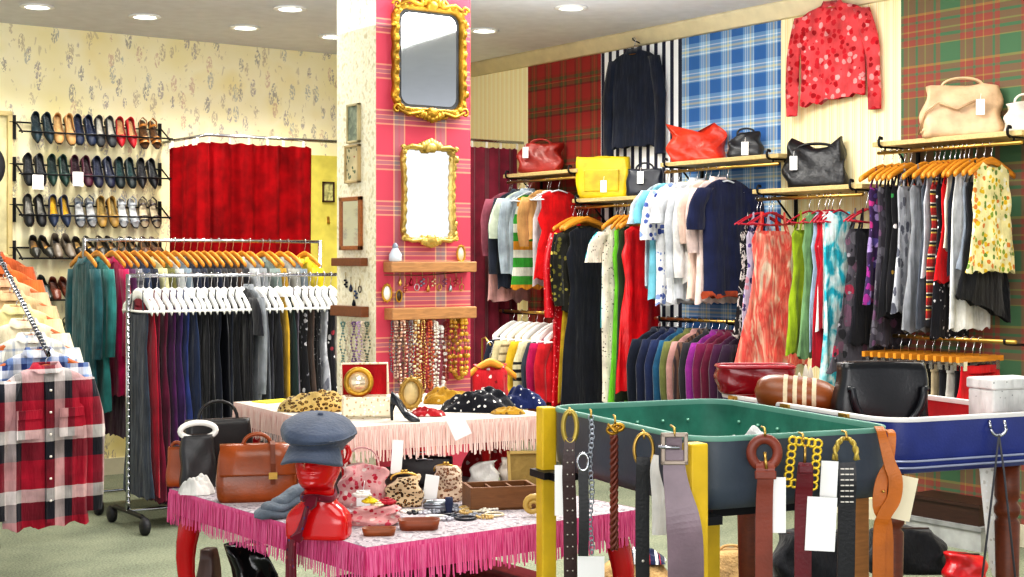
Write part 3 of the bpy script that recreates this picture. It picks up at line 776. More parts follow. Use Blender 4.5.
cy = 9.5; cxl = on_y(205, 140, cy).x; cxr = on_y(313, 140, cy).x; czt = on_y(205, 141, cy).z
curtain('changing_curtain', 'bright red curtain hanging in deep folds behind the coat rack', [(cxl+.02, YB-.1), (cxl+.02, cy), (cxr, cy)], czt, .12, redv,
        'metal rail bent around the bright red curtain', [(cxl+.02, YB-.005), (cxl+.02, cy), (on_y(338, 140, cy).x, cy)], .042, .21)
wy = 9.4; wx0 = on_y(440, 143, wy).x
curtain('changing_curtain', 'dark wine curtain in the corner right of the pillar', [(wx0, wy), (XW-.07, wy)], on_y(495, 147, wy).z, .1, winev,
        'rail above the dark wine curtain', [(wx0-.1, wy), (XW-.005, wy)], .025, .11)

# ---------------------------------------------------------------- shoe racks
shoe_rows = [
 # rail py at px 100, [(centre px, style, upper, insole, word)]
 (134, [(44, 'pump', '#16303c', '#2a3b42', 'dark teal pointed court shoe'), (66, 'flat', '#c99a62', '#d9b27a', 'tan flat shoe'), (86, 'flat', '#1f2c48', '#2a3350', 'navy bow-front shoe'), (107, 'flat', '#30343a', '#c8c4b8', 'grey-lined slip-on shoe'), (128, 'pump', '#c01828', '#d0a070', 'red pointed shoe with tan lining'), (151, 'sandal', '#b5762c', '#5a3c20', 'bronze strappy sandal')]),
 (175, [(36, 'flat', '#1d2128', '#33363c', 'black loafer'), (60, 'pump', '#1d4038', '#1c2c2c', 'bottle green court shoe'), (83, 'flat', '#4d1a30', '#2c1420', 'burgundy flat shoe'), (105, 'flat', '#1f2740', '#2b3046', 'navy ballet shoe'), (127, 'flat', '#18282c', '#1c3a3c', 'black buckled shoe'), (149, 'pump', '#16181e', '#26282e', 'black leather shoe')]),
 (215, [(36, 'flat', '#14161c', '#8e8c86', 'black shoe with grey lining'), (61, 'pump', '#2a3a5a', '#d0a020', 'navy shoe with yellow heel'), (87, 'sandal', '#4e5866', '#b9bcc0', 'striped peep-toe sandal'), (109, 'flat', '#b08c48', '#8a7440', 'gold flat shoe'), (130, 'sandal', '#a9b0ba', '#c4c8cc', 'silver sandal'), (151, 'sandal', '#3a3230', '#d8c8a8', 'black spotted thong sandal')]),
 (257, [(42, 'pump', '#2a2a26', '#d09840', 'black high heel with ochre lining'), (64, 'boot', '#6a5f52', '#50483e', 'grey-brown suede shoe'), (86, 'pump', '#2b2722', '#e0b050', 'black court shoe with straw lining'), (108, 'pump', '#2f2c28', '#d8a450', 'brown-black heel with amber lining'), (130, 'pump', '#34302c', '#c8a060', 'dark heel with sand lining'), (152, 'flat', '#6a4a3a', '#a07a50', 'brown leather shoe')]),
 (298, [(40, 'boot', '#26302c', '#3a3a34', 'dark green ankle shoe'), (62, 'flat', '#6e3320', '#8a4a30', 'chestnut brown loafer'), (88, 'flat', '#3b3a3c', '#5a5654', 'charcoal loafer'), (112, 'pump', '#5a2030', '#804050', 'wine heeled shoe')]),
 (338, [(66, 'sandal', '#4a5038', '#d8cf9a', 'pale strappy sandal'), (90, 'flat', '#7a6a50', '#a89878', 'stone coloured flat shoe')]),
]
def shoe(style, up, ins, label, group, loc, rot):
    o = thing('shoe', label, 'shoe', loc, 0, group, rot); o.scale = (.84, .9, .9) if group else (1, 1, 1)
    pt = style in ('pump',)
    def hw(y):   # outline half width; y from heel .125 to toe -.13
        return interp([(-.132, .004 if pt else .014), (-.115, .016 if pt else .030), (-.09, .030 if pt else .039), (-.05, .042), (0, .036), (.05, .031), (.1, .031), (.118, .022), (.126, .008)], y)
    ysn = [.126, .122, .115, .1, .075, .05, .02, -.01, -.03, -.05, -.07, -.09, -.105, -.118, -.127, -.132]
    outline = [(hw(y), y) for y in ysn] + [(-hw(y), y) for y in reversed(ysn)]
    um, im = leather(up), cloth(ins)
    MB().loft([[(x*1.05, y*1.02, z) for x, y in outline] for z in (0, .009)]).build('sole', M('shoe_sole', '#2a211c', .6, var=0), o)
    MB().loft([[(x*.93, y*.97, .0095) for x, y in outline], [(x*.93, y*.97, .0125) for x, y in outline]]).build('insole', im, o)
    m = MB(); yo = -.055 if style in ('pump', 'flat') else -.02; H = .06 if style == 'boot' else .048
    if style == 'sandal':
        for y in (-.085, -.05, .06):
            h = hw(y); m.ribbon([(h*cos(a)*1.05, y, .006+(.042 if y < 0 else .05)*sin(a)) for a in [pi*i/10 for i in range(11)]], .016, .003, (0, 1, 0))
        m.ribbon([(hw(.06), .06, .03), (hw(.1)*1.02, .1, .045), (0, .13, .05), (-hw(.1)*1.02, .1, .045), (-hw(.06), .06, .03)], .014, .003, (0, 0, 1))
    else:
        # quarter: wall round the heel, then the vamp over the toes
        side = [y for y in reversed(ysn) if y >= yo]
        base = [(hw(y), y) for y in side] + [(-hw(y), y) for y in reversed(side)]
        def hh(y): return interp([(yo, H*.8), (0, .036), (.06, .046), (.126, .06)], y)*(1.35 if style == 'boot' else 1)
        m.loft([[(x, y, .004) for x, y in base], [(x*1.02, y*1.01, .02) for x, y in base], [(x*.9, y*.98, hh(y)) for x, y in base], [(x*.86, y*.965, hh(y)-.002) for x, y in base], [(x*.9, y*.96, .012) for x, y in base]], False, False, False)
        ring = []
        for y in [yo+.012, yo] + [q for q in ysn if q < yo-.001]:
            h = hw(y); top = interp([(-.132, .014), (-.11, .028), (-.07, .04), (yo, H), (.02, H*1.15)], y)
            ring.append([(h*cos(pi*k/12)*1.02, y - (.012*(1-abs(cos(pi*k/12))) if y >= yo else 0)*0, .004+top*sin(pi*k/12)**.8) for k in range(13)])
        m.loft(ring, False, False, False)
    m.build('upper', um, o, solid=.002)
    if style == 'pump':
        MB().loft([[(.024*cos(a)*f, .095+.026*sin(a)*f+q, z) for a in [2*pi*k/10 for k in range(10)]] for z, f, q in ((0, 1, 0), (-.03, .55, .008), (-.06, .35, .014))]).build('heel', um, o)
    elif style in ('flat', 'boot'):
        MB().loft([[(x*.98, y, z) for x, y in outline if y > .05] for z in (0, -.014)]).build('heel', _mc['shoe_sole'], o)
    return o
row_words = ['top', 'second', 'third', 'fourth', 'fifth', 'bottom']
YR = YB-.17
for ri, (py, shoes) in enumerate(shoe_rows):
    xl, xr = on_y(21, py, YR).x, on_y(168, py, YR).x; z = on_y(100, py, YR).z; ln = xr-xl
    o = thing('shoe_rack', f'black metal shoe rail on the papered wall, {row_words[ri]} of six', 'shoe rack', ((xl+xr)/2, YB, z), 0, 'wall-mounted shoe rails')
    MB().tube([(-ln/2-.02, -.19, -.01), (ln/2+.03, -.19, -.01)], .006, 6).build('front_rail', iron, o)
    MB().tube([(-ln/2-.04, -.035, .065), (ln/2+.0, -.035, .065)], .006, 6).build('back_rail', iron, o)
    for s_ in (-1, 1):
        MB().box((s_*ln/2, -.012, .03), (.022, .02, .17)).tube([(s_*ln/2, -.01, .065), (s_*ln/2, -.05, .065), (s_*ln/2, -.19, -.01), (s_*ln/2, -.2, -.02)], .006, 6).build('bracket', iron, o)
    for si, (cx, style, up, ins, word) in enumerate(shoes):
        for k in (-1, 1):
            x = on_y(cx, py, YR).x + k*.040
            tilt = radians(64 if ri < 3 else 30) + rnd.uniform(-.05, .05)
            tip = Vector((x, YB-.118, z-.0+.018)) if ri < 3 else Vector((x, YB-.125, z+.05))
            shoe(style, up, ins, f"{word}, {'left' if k < 0 else 'right'} of its pair on the {row_words[ri]} shoe rail", f'shoes on the {row_words[ri]} rail', tip, (tilt, 0, k*radians(5) + rnd.uniform(-.06, .06)))
# price tags clipped to two shoes
for cx, py, lb in ((38, 182, 'white paper tag on the black loafers of the second shoe rail'), (78, 179, 'white paper tag on the burgundy flats of the second shoe rail')):
    p = on_y(cx, py, YB-.235)
    tag(MB().box((0, 0, 0), (.075, .002, .10)).build('shoe_tag', WHITEH), lb, 'tag').location = p

# framed picture cut by the photo's left edge
p = on_y(-6, 185, YB)
o = thing('framed_mirror', 'tall pale gilt frame with dark glass at the left edge of shoe wall', 'frame', (p.x, YB, p.z))
m = MB()
for dx in (-.10, .10): m.box((dx, -.02, 0), (.035, .04, 1.0))
for dz in (-.5, .5): m.box((0, -.02, dz), (.235, .04, .035))
m.build('frame', M('pale_gilt', '#d9c48a', .5, var=.05), o, bevel=.006)
MB().box((0, -.012, 0), (.17, .006, .97)).build('backing_paper', M('old_paper', '#e8ddae', .8), o)
mm = MB(); mm.X = Matrix.Translation((0, -.014, .13)) @ Matrix.Rotation(pi/2, 4, 'X'); mm.lathe([(.001, .012), (.05, .010), (.07, .005), (.075, 0)], 24, sy=1.7); mm.build('dark_disc', M('dark_disc', '#23232a', .4, var=0), o)

# small framed picture on the mustard wall, and a coat hook
p = on_y(328, 192, YB-.012)
o = thing('picture_frame', 'small dark-framed sketch hanging on the mustard wall strip', 'picture', (p.x, p.y, p.z))
m = MB(); w_, h_ = .093, .15
for s_ in (-1, 1): m.box((s_*w_/2, -.008, 0), (.012, .016, h_+.012)); m.box((0, -.008, s_*h_/2), (w_+.012, .016, .012))
m.build('frame', wood('#4a3020'), o); MB().box((0, -.004, 0), (w_, .004, h_)).build('sketch', M('faded_sketch', '#cfcf8a', .7, pat=clouds(22, [(.4, '#d9d68e'), (.62, '#8a8a58')])), o)
p = on_y(328, 220, YB-.012)
m = MB().box((0, -.004, 0), (.02, .008, .055)).tube([(0, -.008, -.01), (0, -.03, -.03), (0, -.04, -.015)], .004, 6)
q = m.build('coat_hook', brass); q.location = p; tag(q, 'little brass coat hook on the mustard wall strip below the sketch', 'hook')

# ---------------------------------------------------------------- things on the pillar
gold = M('antique_gold', '#d9a63a', .35, .75, bump=(60, .35), var=.15, spec=.6)
palegold = M('pale_gold', '#e6c569', .35, .6, bump=(60, .35), var=.12, spec=.6)
glass = M('mirror_glass', '#eef0f2', .03, 1.0, var=0)
def on_front(px, py): return on_y(px, py, PY0)
def on_side(px, py): return on_x(px, py, PX0)
def scroll(m, c, r, side, ax=(1, 0, 0), th=.008):
    pts = []
    for i in range(15):
        a = i/14*2.4*pi; q = r*(1-i/18)
        pts.append((c[0]+side*q*cos(a), c[1]-.002*i/14, c[2]+q*sin(a)))
    m.tube(pts, [th*(1-.4*i/14) for i in range(15)], 6)
def ornate_mirror(label, px0, py0, px1, py1, gx0, gy0, gx1, gy1, mat, waist, crest, inner=None):
    a, b = on_front(px0, py1), on_front(px1, py0)
    ga, gb = on_front(gx0, gy1), on_front(gx1, gy0)
    cx, cz = (ga.x+gb.x)/2, (ga.z+gb.z)/2; o = thing('ornate_mirror', label, 'mirror', (cx, PY0, cz))
    gw, gh = (gb.x-ga.x), abs(gb.z-ga.z); W = (b.x-a.x)*.86
    fw = (W-gw)/2
    # moulded frame swept round a soft-cornered outline
    n = 96; prof = [(0, -.004), (.1, -.022), (.35, -.036), (.6, -.028), (.8, -.034), (1, -.012), (1, 0)]
    base = rrect(gw, gh, min(gw, gh)*.14, 10)
    m = MB(); rings = []
    N = len(base)
    pts = []
    for i, (x, z) in enumerate(base):
        x0, z0 = base[(i-1) % N]; x1, z1 = base[(i+1) % N]; t = Vector((x1-x0, z1-z0)); nrm = Vector((t.y, -t.x)).normalized() if t.length else Vector((1, 0))
        pts.append((x, z, nrm))
    dense = []
    for i in range(N):
        p, q = pts[i], pts[(i+1) % N]; L = math.hypot(q[0]-p[0], q[1]-p[1]); k = max(1, int(L/.012))
        for j in range(k):
            t = j/k; dense.append((lerp(p[0], q[0], t), lerp(p[1], q[1], t), p[2].lerp(q[2], t).normalized()))
    for i, (x, z, nr) in enumerate(dense):
        wv = 1 - waist*(1-abs(2*z/gh)**2) if abs(z) < gh/2 else 1
        bump = 1+.10*sin(i*.9)
        rings.append([(x*wv+nr.x*fw*u*bump*(wv if u > .5 else 1), d*(1+.15*sin(i*1.7)), z+nr.y*fw*u*bump) for u, d in prof])
    rings.append(rings[0]); m.loft(rings, False, False, False); m.build('frame', mat, o)
    m = MB(); r2 = random.Random(int(px0))
    for i in range(0, len(dense), 5):                  # carved leaves around the frame
        x, z, nr = dense[i]; wv = 1 - waist*(1-abs(2*z/gh)**2)
        if abs(z) > gh*.3: m.ball((x*wv+nr.x*fw*.95, -.024, z+nr.y*fw*.95), r2.uniform(.009, .018), 8, (1, .7, 1.2))
    for s_ in (-1, 1):
        for zt in (-1, 1):
            scroll(m, (s_*(gw/2+fw*.6), -.028, zt*(gh/2+fw*.5)), fw*.75, s_*zt, th=.0075)
            scroll(m, (s_*gw*.22, -.028, zt*(gh/2+fw*1.15)), fw*.65, -s_, th=.0075)
            m.tube([(s_*(gw/2+fw*.5), -.03, zt*(gh/2+fw*.4)), (s_*gw*.38, -.035, zt*(gh/2+fw*1.25)), (s_*gw*.2, -.035, zt*(gh/2+fw*.8)), (0, -.03, zt*(gh/2+fw*1.2))], [.006, .009, .009, .007], 6)
    for zt, cr in ((1, crest), (-1, crest*.8)):
        for k in range(-3, 4):
            m.ball((k*gw*.055, -.034, zt*(gh/2+fw*.9+cr*(1-abs(k)/4))), .016, 8, (.8, .7, 1.5))
        m.ball((0, -.035, zt*(gh/2+fw*.8)), .026, 10, (1.2, .6, 1))
    m.build('carved_ornament', mat, o)
    oc = rrect(gw*1.02, gh*1.02, min(gw, gh)*.15, 10)
    if inner:
        MB().loft([[(x*(1 - waist*(1-abs(2*z/gh)**2) if abs(z) < gh/2 else 1), d, z) for x, z in oc] for d in (-.004, -.006)], smooth=False).build('inner_mount', inner, o)
        oc = [(x*.88, z*.93) for x, z in oc]
    MB().loft([[(x*(1 - waist*(1-min(1, abs(2*z/gh))**2)), d, z) for x, z in oc] for d in (-.007, -.009)], smooth=False).build('glass', glass, o)
ornate_mirror('large gilt mirror with carved scrolls high on the pink pillar', 386, -8, 470, 126, 397, 16, 458, 106, gold, 0, .03, M('grey_mount', '#50555a', .5))
ornate_mirror('smaller pale gilt mirror with bright glass lower on the pink pillar', 394, 138, 457, 246, 402, 152, 451, 237, palegold, .07, .022)

ledge_tan = wood('#d59a62', 'ledge_tan_wood'); ledge_brown = wood('#8a4f2c', 'ledge_brown_wood')
def ledge_front(px0, px1, py, h, label):
    a, b = on_front(px0, py), on_front(px1, py); m = MB().box((0, -.035, -.025), (b.x-a.x, .07, h)); q = m.build('wall_ledge', ledge_tan, bevel=.004)
    q.location = ((a.x+b.x)/2, PY0, (a.z+b.z)/2); tag(q, label, 'ledge', 'wooden jewellery ledges on the pillar'); return q.location.z-.025+h/2
def ledge_side(px0, px1, py, h, label):
    a, b = on_side(px0, py), on_side(px1, py); m = MB().box((-.02, 0, 0), (.04, abs(a.y-b.y), h)); q = m.build('wall_ledge', ledge_brown, bevel=.003)
    q.location = (PX0, (a.y+b.y)/2, (a.z+b.z)/2); tag(q, label, 'ledge', 'wooden jewellery ledges on the pillar'); return q.location.z
zA = ledge_front(383, 468, 261, .045, 'upper tan wooden ledge on the pink pillar below the pale mirror')
zBl = ledge_front(384, 468, 307, .05, 'lower tan wooden ledge on the pink pillar above the necklaces')
ledge_side(339, 368, 262, .035, 'upper brown wooden ledge on the cream side of the pillar')
zSl = ledge_side(338, 369, 311, .045, 'lower brown wooden ledge on the cream side of the pillar')
# pictures on the pillar's cream side
def side_frame(name, label, cat, px0, py0, px1, py1, fm, inner, fw=.014):
    a, b = on_side(px0, (py0+py1)/2), on_side(px1, (py0+py1)/2); zc = on_side((px0+px1)/2, (py0+py1)/2).z
    d = depth_of(((a.x), (a.y+b.y)/2, 0)); h = (py1-py0)*d/F; w_ = abs(a.y-b.y)
    o = thing(name, label, cat, (PX0, (a.y+b.y)/2, zc)); m = MB()
    for s_ in (-1, 1): m.box((-.008, s_*(w_/2-fw/2), 0), (.016, fw, h)); m.box((-.008, 0, s_*(h/2-fw/2)), (.016, w_, fw))
    m.build('frame', fm, o, bevel=.002); MB().box((-.006, 0, 0), (.008, w_-fw*1.5, h-fw*1.5)).build('glass' if inner is glass else 'picture', inner, o)
side_frame('picture_frame', 'narrow grey-green picture high on the cream side of the pillar', 'picture', 349, 104, 361, 143, M('bone_frame', '#cdbf92', .6), M('grey_green_print', '#8f9a82', .7, pat=clouds(30, [(.4, '#9aa48a'), (.6, '#707a68')])), .010)
side_frame('picture_frame', 'narrow floral picture below the grey-green one on the pillar side', 'picture', 347, 145, 361, 183, M('sand_frame', '#c9b07e', .6), M('floral_print', '#c9b98c', .7, pat=spots('#d6c79a', ['#7a8a50', '#b06a50', '#5f6a50'], 40, .35)), .010)
side_frame('wall_mirror', 'wood-framed narrow mirror on the cream side of the pillar', 'mirror', 342, 197, 363, 250, wood('#b56e3a', 'mirror_wood'), glass, .018)
# ornaments on and under the ledges
def swing(px, py, y=None): return on_y(px, py, PY0-.03 if y is None else y)
gl = thing('perfume_bottle', 'pale blue-white glass bottle standing on the upper pillar ledge', 'bottle', (on_front(391, 258).x, PY0-.035, zA))
MB().lathe([(.02, 0), (.028, .004), (.027, .03), (.016, .05), (.011, .058)], 16).build('bottle', M('frosted_glass', '#d9e6f0', .15, var=0, spec=.7), gl)
MB().lathe([(.012, .057), (.014, .062), (.009, .075), (.002, .08)], 12).build('stopper', M('stopper_grey', '#8f9aa8', .2, var=0), gl)
def oval_frame(name, label, px, py, rw, rh, mat, inner, cat='small frame', y=PY0-.02, standing=None):
    p = on_y(px, py, y); o = thing(name, label, cat, (p.x, y, p.z if standing is None else standing+rh))
    m = MB(); m.tube([(rw*cos(a), 0, rh*sin(a)) for a in [2*pi*i/24 for i in range(24)]], rw*.22, 7, True)
    for i in range(12):
        a = 2*pi*i/12; m.ball((rw*1.18*cos(a), -.002, rh*1.18*sin(a)), rw*.16, 6)
    m.build('frame', mat, o); MB().loft([[(rw*.9*cos(a), d, rh*.9*sin(a)) for a in [2*pi*i/20 for i in range(20)]] for d in (.004, .0)]).build('face', inner, o)
face_w = M('ivory_face', '#f6ead2', .4, var=.05)
oval_frame('oval_photo_frame', 'small beaded gold oval frame standing on the upper pillar ledge', 461, 249, .02, .034, gold, face_w, standing=zA)
oval_frame('oval_mirror', 'round gold-rimmed mirror hanging left below the upper ledge', 387, 293, .022, .034, gold, M('pale_mirror_face', '#fbfbf4', .15, var=0))
def earrings(label, px, py, kind, col, y=None, side=False):
    p = on_side(px, py) if side else on_y(px, py, PY0-.012)
    o = thing('earring', label, 'earrings', p, pi/2*0)
    mt = metal(col) if kind != 'stone' else M('stone_'+col.strip('#'), col, .25, var=0, spec=.6)
    off = Vector((-.006, 0, 0)) if side else Vector((0, 0, 0)); ax = Vector((0, 1, 0)) if side else Vector((1, 0, 0))
    hk = MB(); st = MB()
    hk.tube([off + Vector((0, 0, .03)), off + Vector((0, 0, .02)), off], .0016, 5)
    if kind == 'hoop': st.tube([off + ax*.012*sin(a) + Vector((0, 0, -.014+.014*cos(a))) for a in [2*pi*i/14 for i in range(14)]], .0025, 5, True)
    elif kind == 'drop': st.lathe([(.001, 0), (.004, -.006), (.009, -.022), (.006, -.032), (.001, -.035)], 10, off)
    else:
        for k in range(4): st.ball(off + ax*(.006*(-1)**k) + Vector((0, 0, -.006-.009*k)), .0065, 7)
    hk.build('ear_wire', metal('#b8a070'), o); st.build('pendant', mt, o)
# a thin black wire line that earrings clip to
p0, p1 = on_y(384, 275, PY0-.012), on_y(464, 272, PY0-.012)
tag(MB().tube([p0, p0.lerp(p1, .5)-Vector((0, 0, .008)), p1], .0025, 5).build('display_wire', metal('#7a5a48')), 'thin wire strung under the upper pillar ledge to hold earrings', 'wire')
ek = [('drop', '#d8b060', 'gold teardrop'), ('bead', '#d0806a', 'coral bead'), ('drop', '#9a3040', 'garnet drop'), ('hoop', '#c8c8cc', 'silver hoop'), ('bead', '#8aa0b8', 'blue bead'), ('drop', '#c89a5a', 'amber drop'), ('bead', '#e0d0b0', 'pearl bead'), ('hoop', '#c8a050', 'gold hoop'), ('bead', '#9a6a8a', 'mauve bead'), ('drop', '#b0b4bc', 'silver drop'), ('bead', '#b87060', 'rose bead'), ('hoop', '#b89058', 'bronze hoop')]
for i, (k, c, wd) in enumerate(ek):
    px = 400+i*5.6; earrings(f'{wd} earring, {ordi(i)} from left on the wire of the pink pillar', px, 278+6*(i % 2), k, c)
for i, (px, py, k, c, wd) in enumerate([(347, 279, 'bead', '#2c2f3a', 'black bead'), (352, 284, 'drop', '#3a3f50', 'slate drop'), (357, 290, 'bead', '#4a5a78', 'blue-grey bead'), (361, 286, 'hoop', '#5a5048', 'dark hoop'), (355, 299, 'drop', '#23242c', 'jet drop')]):
    earrings(f'{wd} earring pinned on the cream side of the pillar between the ledges', px, py, k, c, side=True)
oval_frame('oval_mirror', 'small gold ring frame at the corner of the pillar between the ledges', 399, 296, .014, .024, gold, M('dark_face', '#4a3a30', .3, var=0))

def necklace(label, px, pyt, pyb, wpx, col, br, kind='bead', side=False, alt=None, y=None):
    yy = PY0-.05 if y is None else y
    if side:
        t = on_x(px, pyt, PX0-.03); b = on_x(px, pyb, PX0-.03); wv = Vector((0, 1, 0)); w_ = wpx*depth_of(t)/F/.55
        out = Vector((-1, 0, 0))
    else:
        t = on_y(px, pyt, yy); b = on_y(px, pyb, yy); wv = Vector((1, 0, 0)); w_ = wpx*depth_of(t)/F/.8; out = Vector((0, -1, 0))
    o = thing('hanging_necklace', label, 'necklace', t, 0, 'necklaces hanging on the pillar')
    L = t.z-b.z; n = max(10, int((2*L+w_)/(br*2.0)))
    m1, m2 = MB(), MB(); pts = []
    for i in range(n):
        u = i/n; a = 2*pi*u
        x = w_/2*sin(a)*(1-.25*cos(a)); z = -L/2 + L/2*cos(a)
        pts.append(wv*x + Vector((0, 0, z)) + out*(.006*sin(5*a)))
    for i, p in enumerate(pts):
        (m2 if (alt and i % 3 == 1) else m1).ball(p, br*(.8+.4*((i*7) % 5)/5), 7)
    MB().tube(pts, br*.22, 4, True).build('thread', M('thread_brown', '#7a5a40', .7, var=0), o)
    mt = lambda c: metal(c, rough=.3) if kind == 'metal' else M('bead_'+c.strip('#'), c, .3, var=0, spec=.6)
    m1.build('beads', mt(col), o)
    if alt: m2.build('spacer_beads', mt(alt), o)
NL = [(393, 321, 372, 5, '#8a9098', .004, 'metal', None, 'grey pewter'), (400, 321, 382, 5, '#6a5a4a', .005, 'bead', '#b08a60', 'brown bead'), (407, 321, 374, 5, '#a08a78', .004, 'bead', None, 'taupe bead'),
      (414, 319, 392, 6, '#efe6cf', .006, 'bead', None, 'long ivory bead'), (420, 320, 398, 6, '#d8b25a', .004, 'metal', None, 'fine gold chain'), (427, 320, 396, 7, '#b0703a', .004, 'metal', '#e8d8a0', 'copper and gold'), (433, 320, 382, 6, '#f0ece0', .005, 'bead', '#c8a060', 'pearl and gold'),
      (440, 326, 388, 9, '#f6f4ee', .008, 'bead', None, 'chunky white bead'), (446, 322, 380, 5, '#8c2a2a', .005, 'bead', None, 'dark red bead'), (459, 318, 378, 11, '#c8982a', .010, 'bead', '#a87a20', 'chunky amber bead')]
NL += [(396, 321, 378, 4, '#b89a88', .005, 'bead', None, 'rose beige'), (403, 320, 386, 6, '#d8a890', .005, 'bead', '#f0e0d0', 'pale coral'), (411, 320, 380, 4, '#9a9aa4', .004, 'metal', None, 'thin silver'), (417, 319, 384, 6, '#e8d8b0', .006, 'bead', '#c89850', 'cream and honey'), (423, 320, 390, 5, '#e0c080', .004, 'metal', None, 'slender brass'), (430, 321, 388, 5, '#c8603a', .005, 'bead', None, 'terracotta bead'), (436, 322, 392, 5, '#f2eee2', .005, 'bead', None, 'small pearl'), (453, 319, 372, 7, '#b8862a', .008, 'bead', '#8a6418', 'dark honey bead'), (464, 319, 374, 7, '#d8a838', .009, 'bead', None, 'golden amber')]
for i_, (px, a, b, w_, c, br, k, alt, wd) in enumerate(NL): necklace(f'{wd} necklace hanging under the lower ledge of the pink pillar', px, a, b, w_, c, br*1.2, k, False, alt, y=PY0-.025-.02*(i_ % 2)*0-(.028 if i_ > 9 else 0))
NS = [(343, 366, '#5a8078', 'jade green'), (349, 366, '#c8b8a0', 'shell'), (354, 362, '#6a4a78', 'purple'), (359, 366, '#b89ac0', 'lilac'), (363, 360, '#d8c8b0', 'cream'), (367, 366, '#4a5a48', 'dark olive')]
for px, b, c, wd in NS: necklace(f'{wd} bead necklace on the cream side of the pillar', px, 322, b, 4, c, .005, 'bead', True)
# ---------------------------------------------------------------- bags
def slouch_rings(w, h, d, taper, dt, n=7, levels=12, bulge=.0, seed=0, slouch=0.0, corner=.3, peak=0):
    r = random.Random(seed); ph = [r.uniform(0, 6) for _ in range(6)]; rings = []
    for i in range(levels+1):
        v = i/levels; ww = w*lerp(1, taper, v)*(1+bulge*sin(pi*v)); dd = d*lerp(1, dt, v**1.4)*(1+bulge*sin(pi*v))
        if i == 0: ww *= .95; dd *= .9
        q = rrect(ww, dd, min(ww, dd)*corner, n); ring = []; q = [p_ for j_ in range(len(q)) for p_ in ([q[j_]] + [(lerp(q[j_][0], q[(j_+1) % len(q)][0], u_), lerp(q[j_][1], q[(j_+1) % len(q)][1], u_)) for u_ in ((.2, .4, .6, .8) if j_ % (n+1) == n else ())])]
        for x, y in q:
            s = slouch*v*(1-v*.3)
            ring.append((x + slouch*(.016*sin(6*v+ph[0]+y*20)*v + .010*sin(11*v+ph[4])), y + s*(.020*sin(x*38+ph[1]+5*v) + .013*sin(x*75+ph[2]-9*v)) + slouch*.010*sin(pi*v)*sin(x*30+9*v+ph[5]), h*v + v*v*(peak*(abs(2*x/w)**2.5)) + s*.014*sin(x*25+ph[3])))
        rings.append(ring)
    return rings
def paper_tag(parent, p, w=.045, h=.085, rot=0):
    m = MB().box((p[0], p[1], p[2]-h/2), (w, .002, h)); m.tube([(p[0], p[1], p[2]), (p[0]+.004, p[1]+.004, p[2]+.03)], .0012, 4)
    return m.build('price_tag', WHITEH, parent)
def handbag(name, label, loc, rz, w, h, d, mat, taper=.9, dt=.35, slouch=.6, handles=2, hh=.10, hw=.5, tagp=None, seed=1, flap=False, peak=0, bulge=.06, cat='handbag', hmat=None, buckle=None, hr=.007, zips=True):
    o = thing(name, label, cat, loc, rz)
    MB().loft(slouch_rings(w, h, d, taper, dt, seed=seed, slouch=slouch, peak=peak, bulge=bulge)).build('bag_body', mat, o)
    hm = hmat or mat
    for k in range(handles):
        y = (-1 if k == 0 else 1)*d*dt*.42 if handles > 1 else 0
        a = w*hw*.5; m = MB()
        pts = [(-a, y*1.25, h*.78)] + [(-a*cos(pi*i/12)*1.0, y, h*.96+hh*sin(pi*i/12)**.8) for i in range(13)] + [(a, y*1.25, h*.78)]
        m.tube(pts, hr, 7); m.build('handle', hm, o)
    if flap:
        fw = w*lerp(1, taper, .8)*1.01; y0 = -d*.5*lerp(1, dt, .6)-.006
        MB().sheet([[(x*fw/2, y, z) for x in (-1, -.5, 0, .5, 1)] for y, z in ((d*dt*.4, h*1.0), (0, h*1.025), (-d*dt*.5, h*1.0), (y0-.004, h*.8), (-d*.5-.006, h*.52), (-d*.5-.008, h*.48))]).build('flap', mat, o, solid=.005)
    if zips and not flap:
        MB().box((0, 0, h*.998), (w*taper*.8, .012, .006)).build('zip', M('zip_dark', '#3a2a24', .5, var=0), o)
    if buckle:
        m = MB(); bx, bz = buckle
        m.tube([(bx-.018, -d*.5-.014, bz-.014), (bx+.018, -d*.5-.014, bz-.014), (bx+.018, -d*.5-.014, bz+.014), (bx-.018, -d*.5-.014, bz+.014)], .004, 6, True); m.build('buckle', brass, o)
    if tagp: paper_tag(o, (tagp[0], -d*.5-.02, tagp[1]))
    return o
BR = radians(-50)
def soft(c, rough=.4): return M('soft_leather_'+c.strip('#'), c, rough, bump=(24, .55), var=.1, spec=.5)
def on_shelf(px, py, zt, back=.17):
    p = on_x(px, py, XW-back); return (XW-back, p.y, zt)
handbag('handbag', 'maroon slouchy leather handbag with white tag on the shelf by the dark curtain', on_shelf(541, 168, z1), BR, .32, .225, .15, soft('#a02a20'), .92, .5, 1.2, 2, .045, .5, (-.10, .2), 3, bulge=.12)
tote = handbag('tote_bag', 'bright yellow tote bag with front pocket and white tag on the shelf', on_shelf(603, 196, z2), BR, .36, .305, .13, leather('#e8c818', rough=.4), 1.06, .6, .35, 2, .012, .35, (.02, .13), 4, cat='tote bag')
MB().box((0, -.062, .13), (.26, .02, .16)).build('front_pocket', leather('#e2c01a'), tote, bevel=.008)
handbag('handbag', 'dark navy handbag with hanging white tag beside the yellow tote', on_shelf(645, 192, z2, .2), BR, .25, .19, .12, leather('#1a2030'), .95, .5, .4, 1, .05, .5, (-.02, .17), 5)
handbag('handbag', 'orange-red crumpled leather bag with peaked corners on the shelf', on_shelf(696, 157, z3), BR, .345, .185, .15, soft('#e2391c'), .95, .35, 1.6, 1, .015, .3, None, 6, peak=.10, bulge=.12)
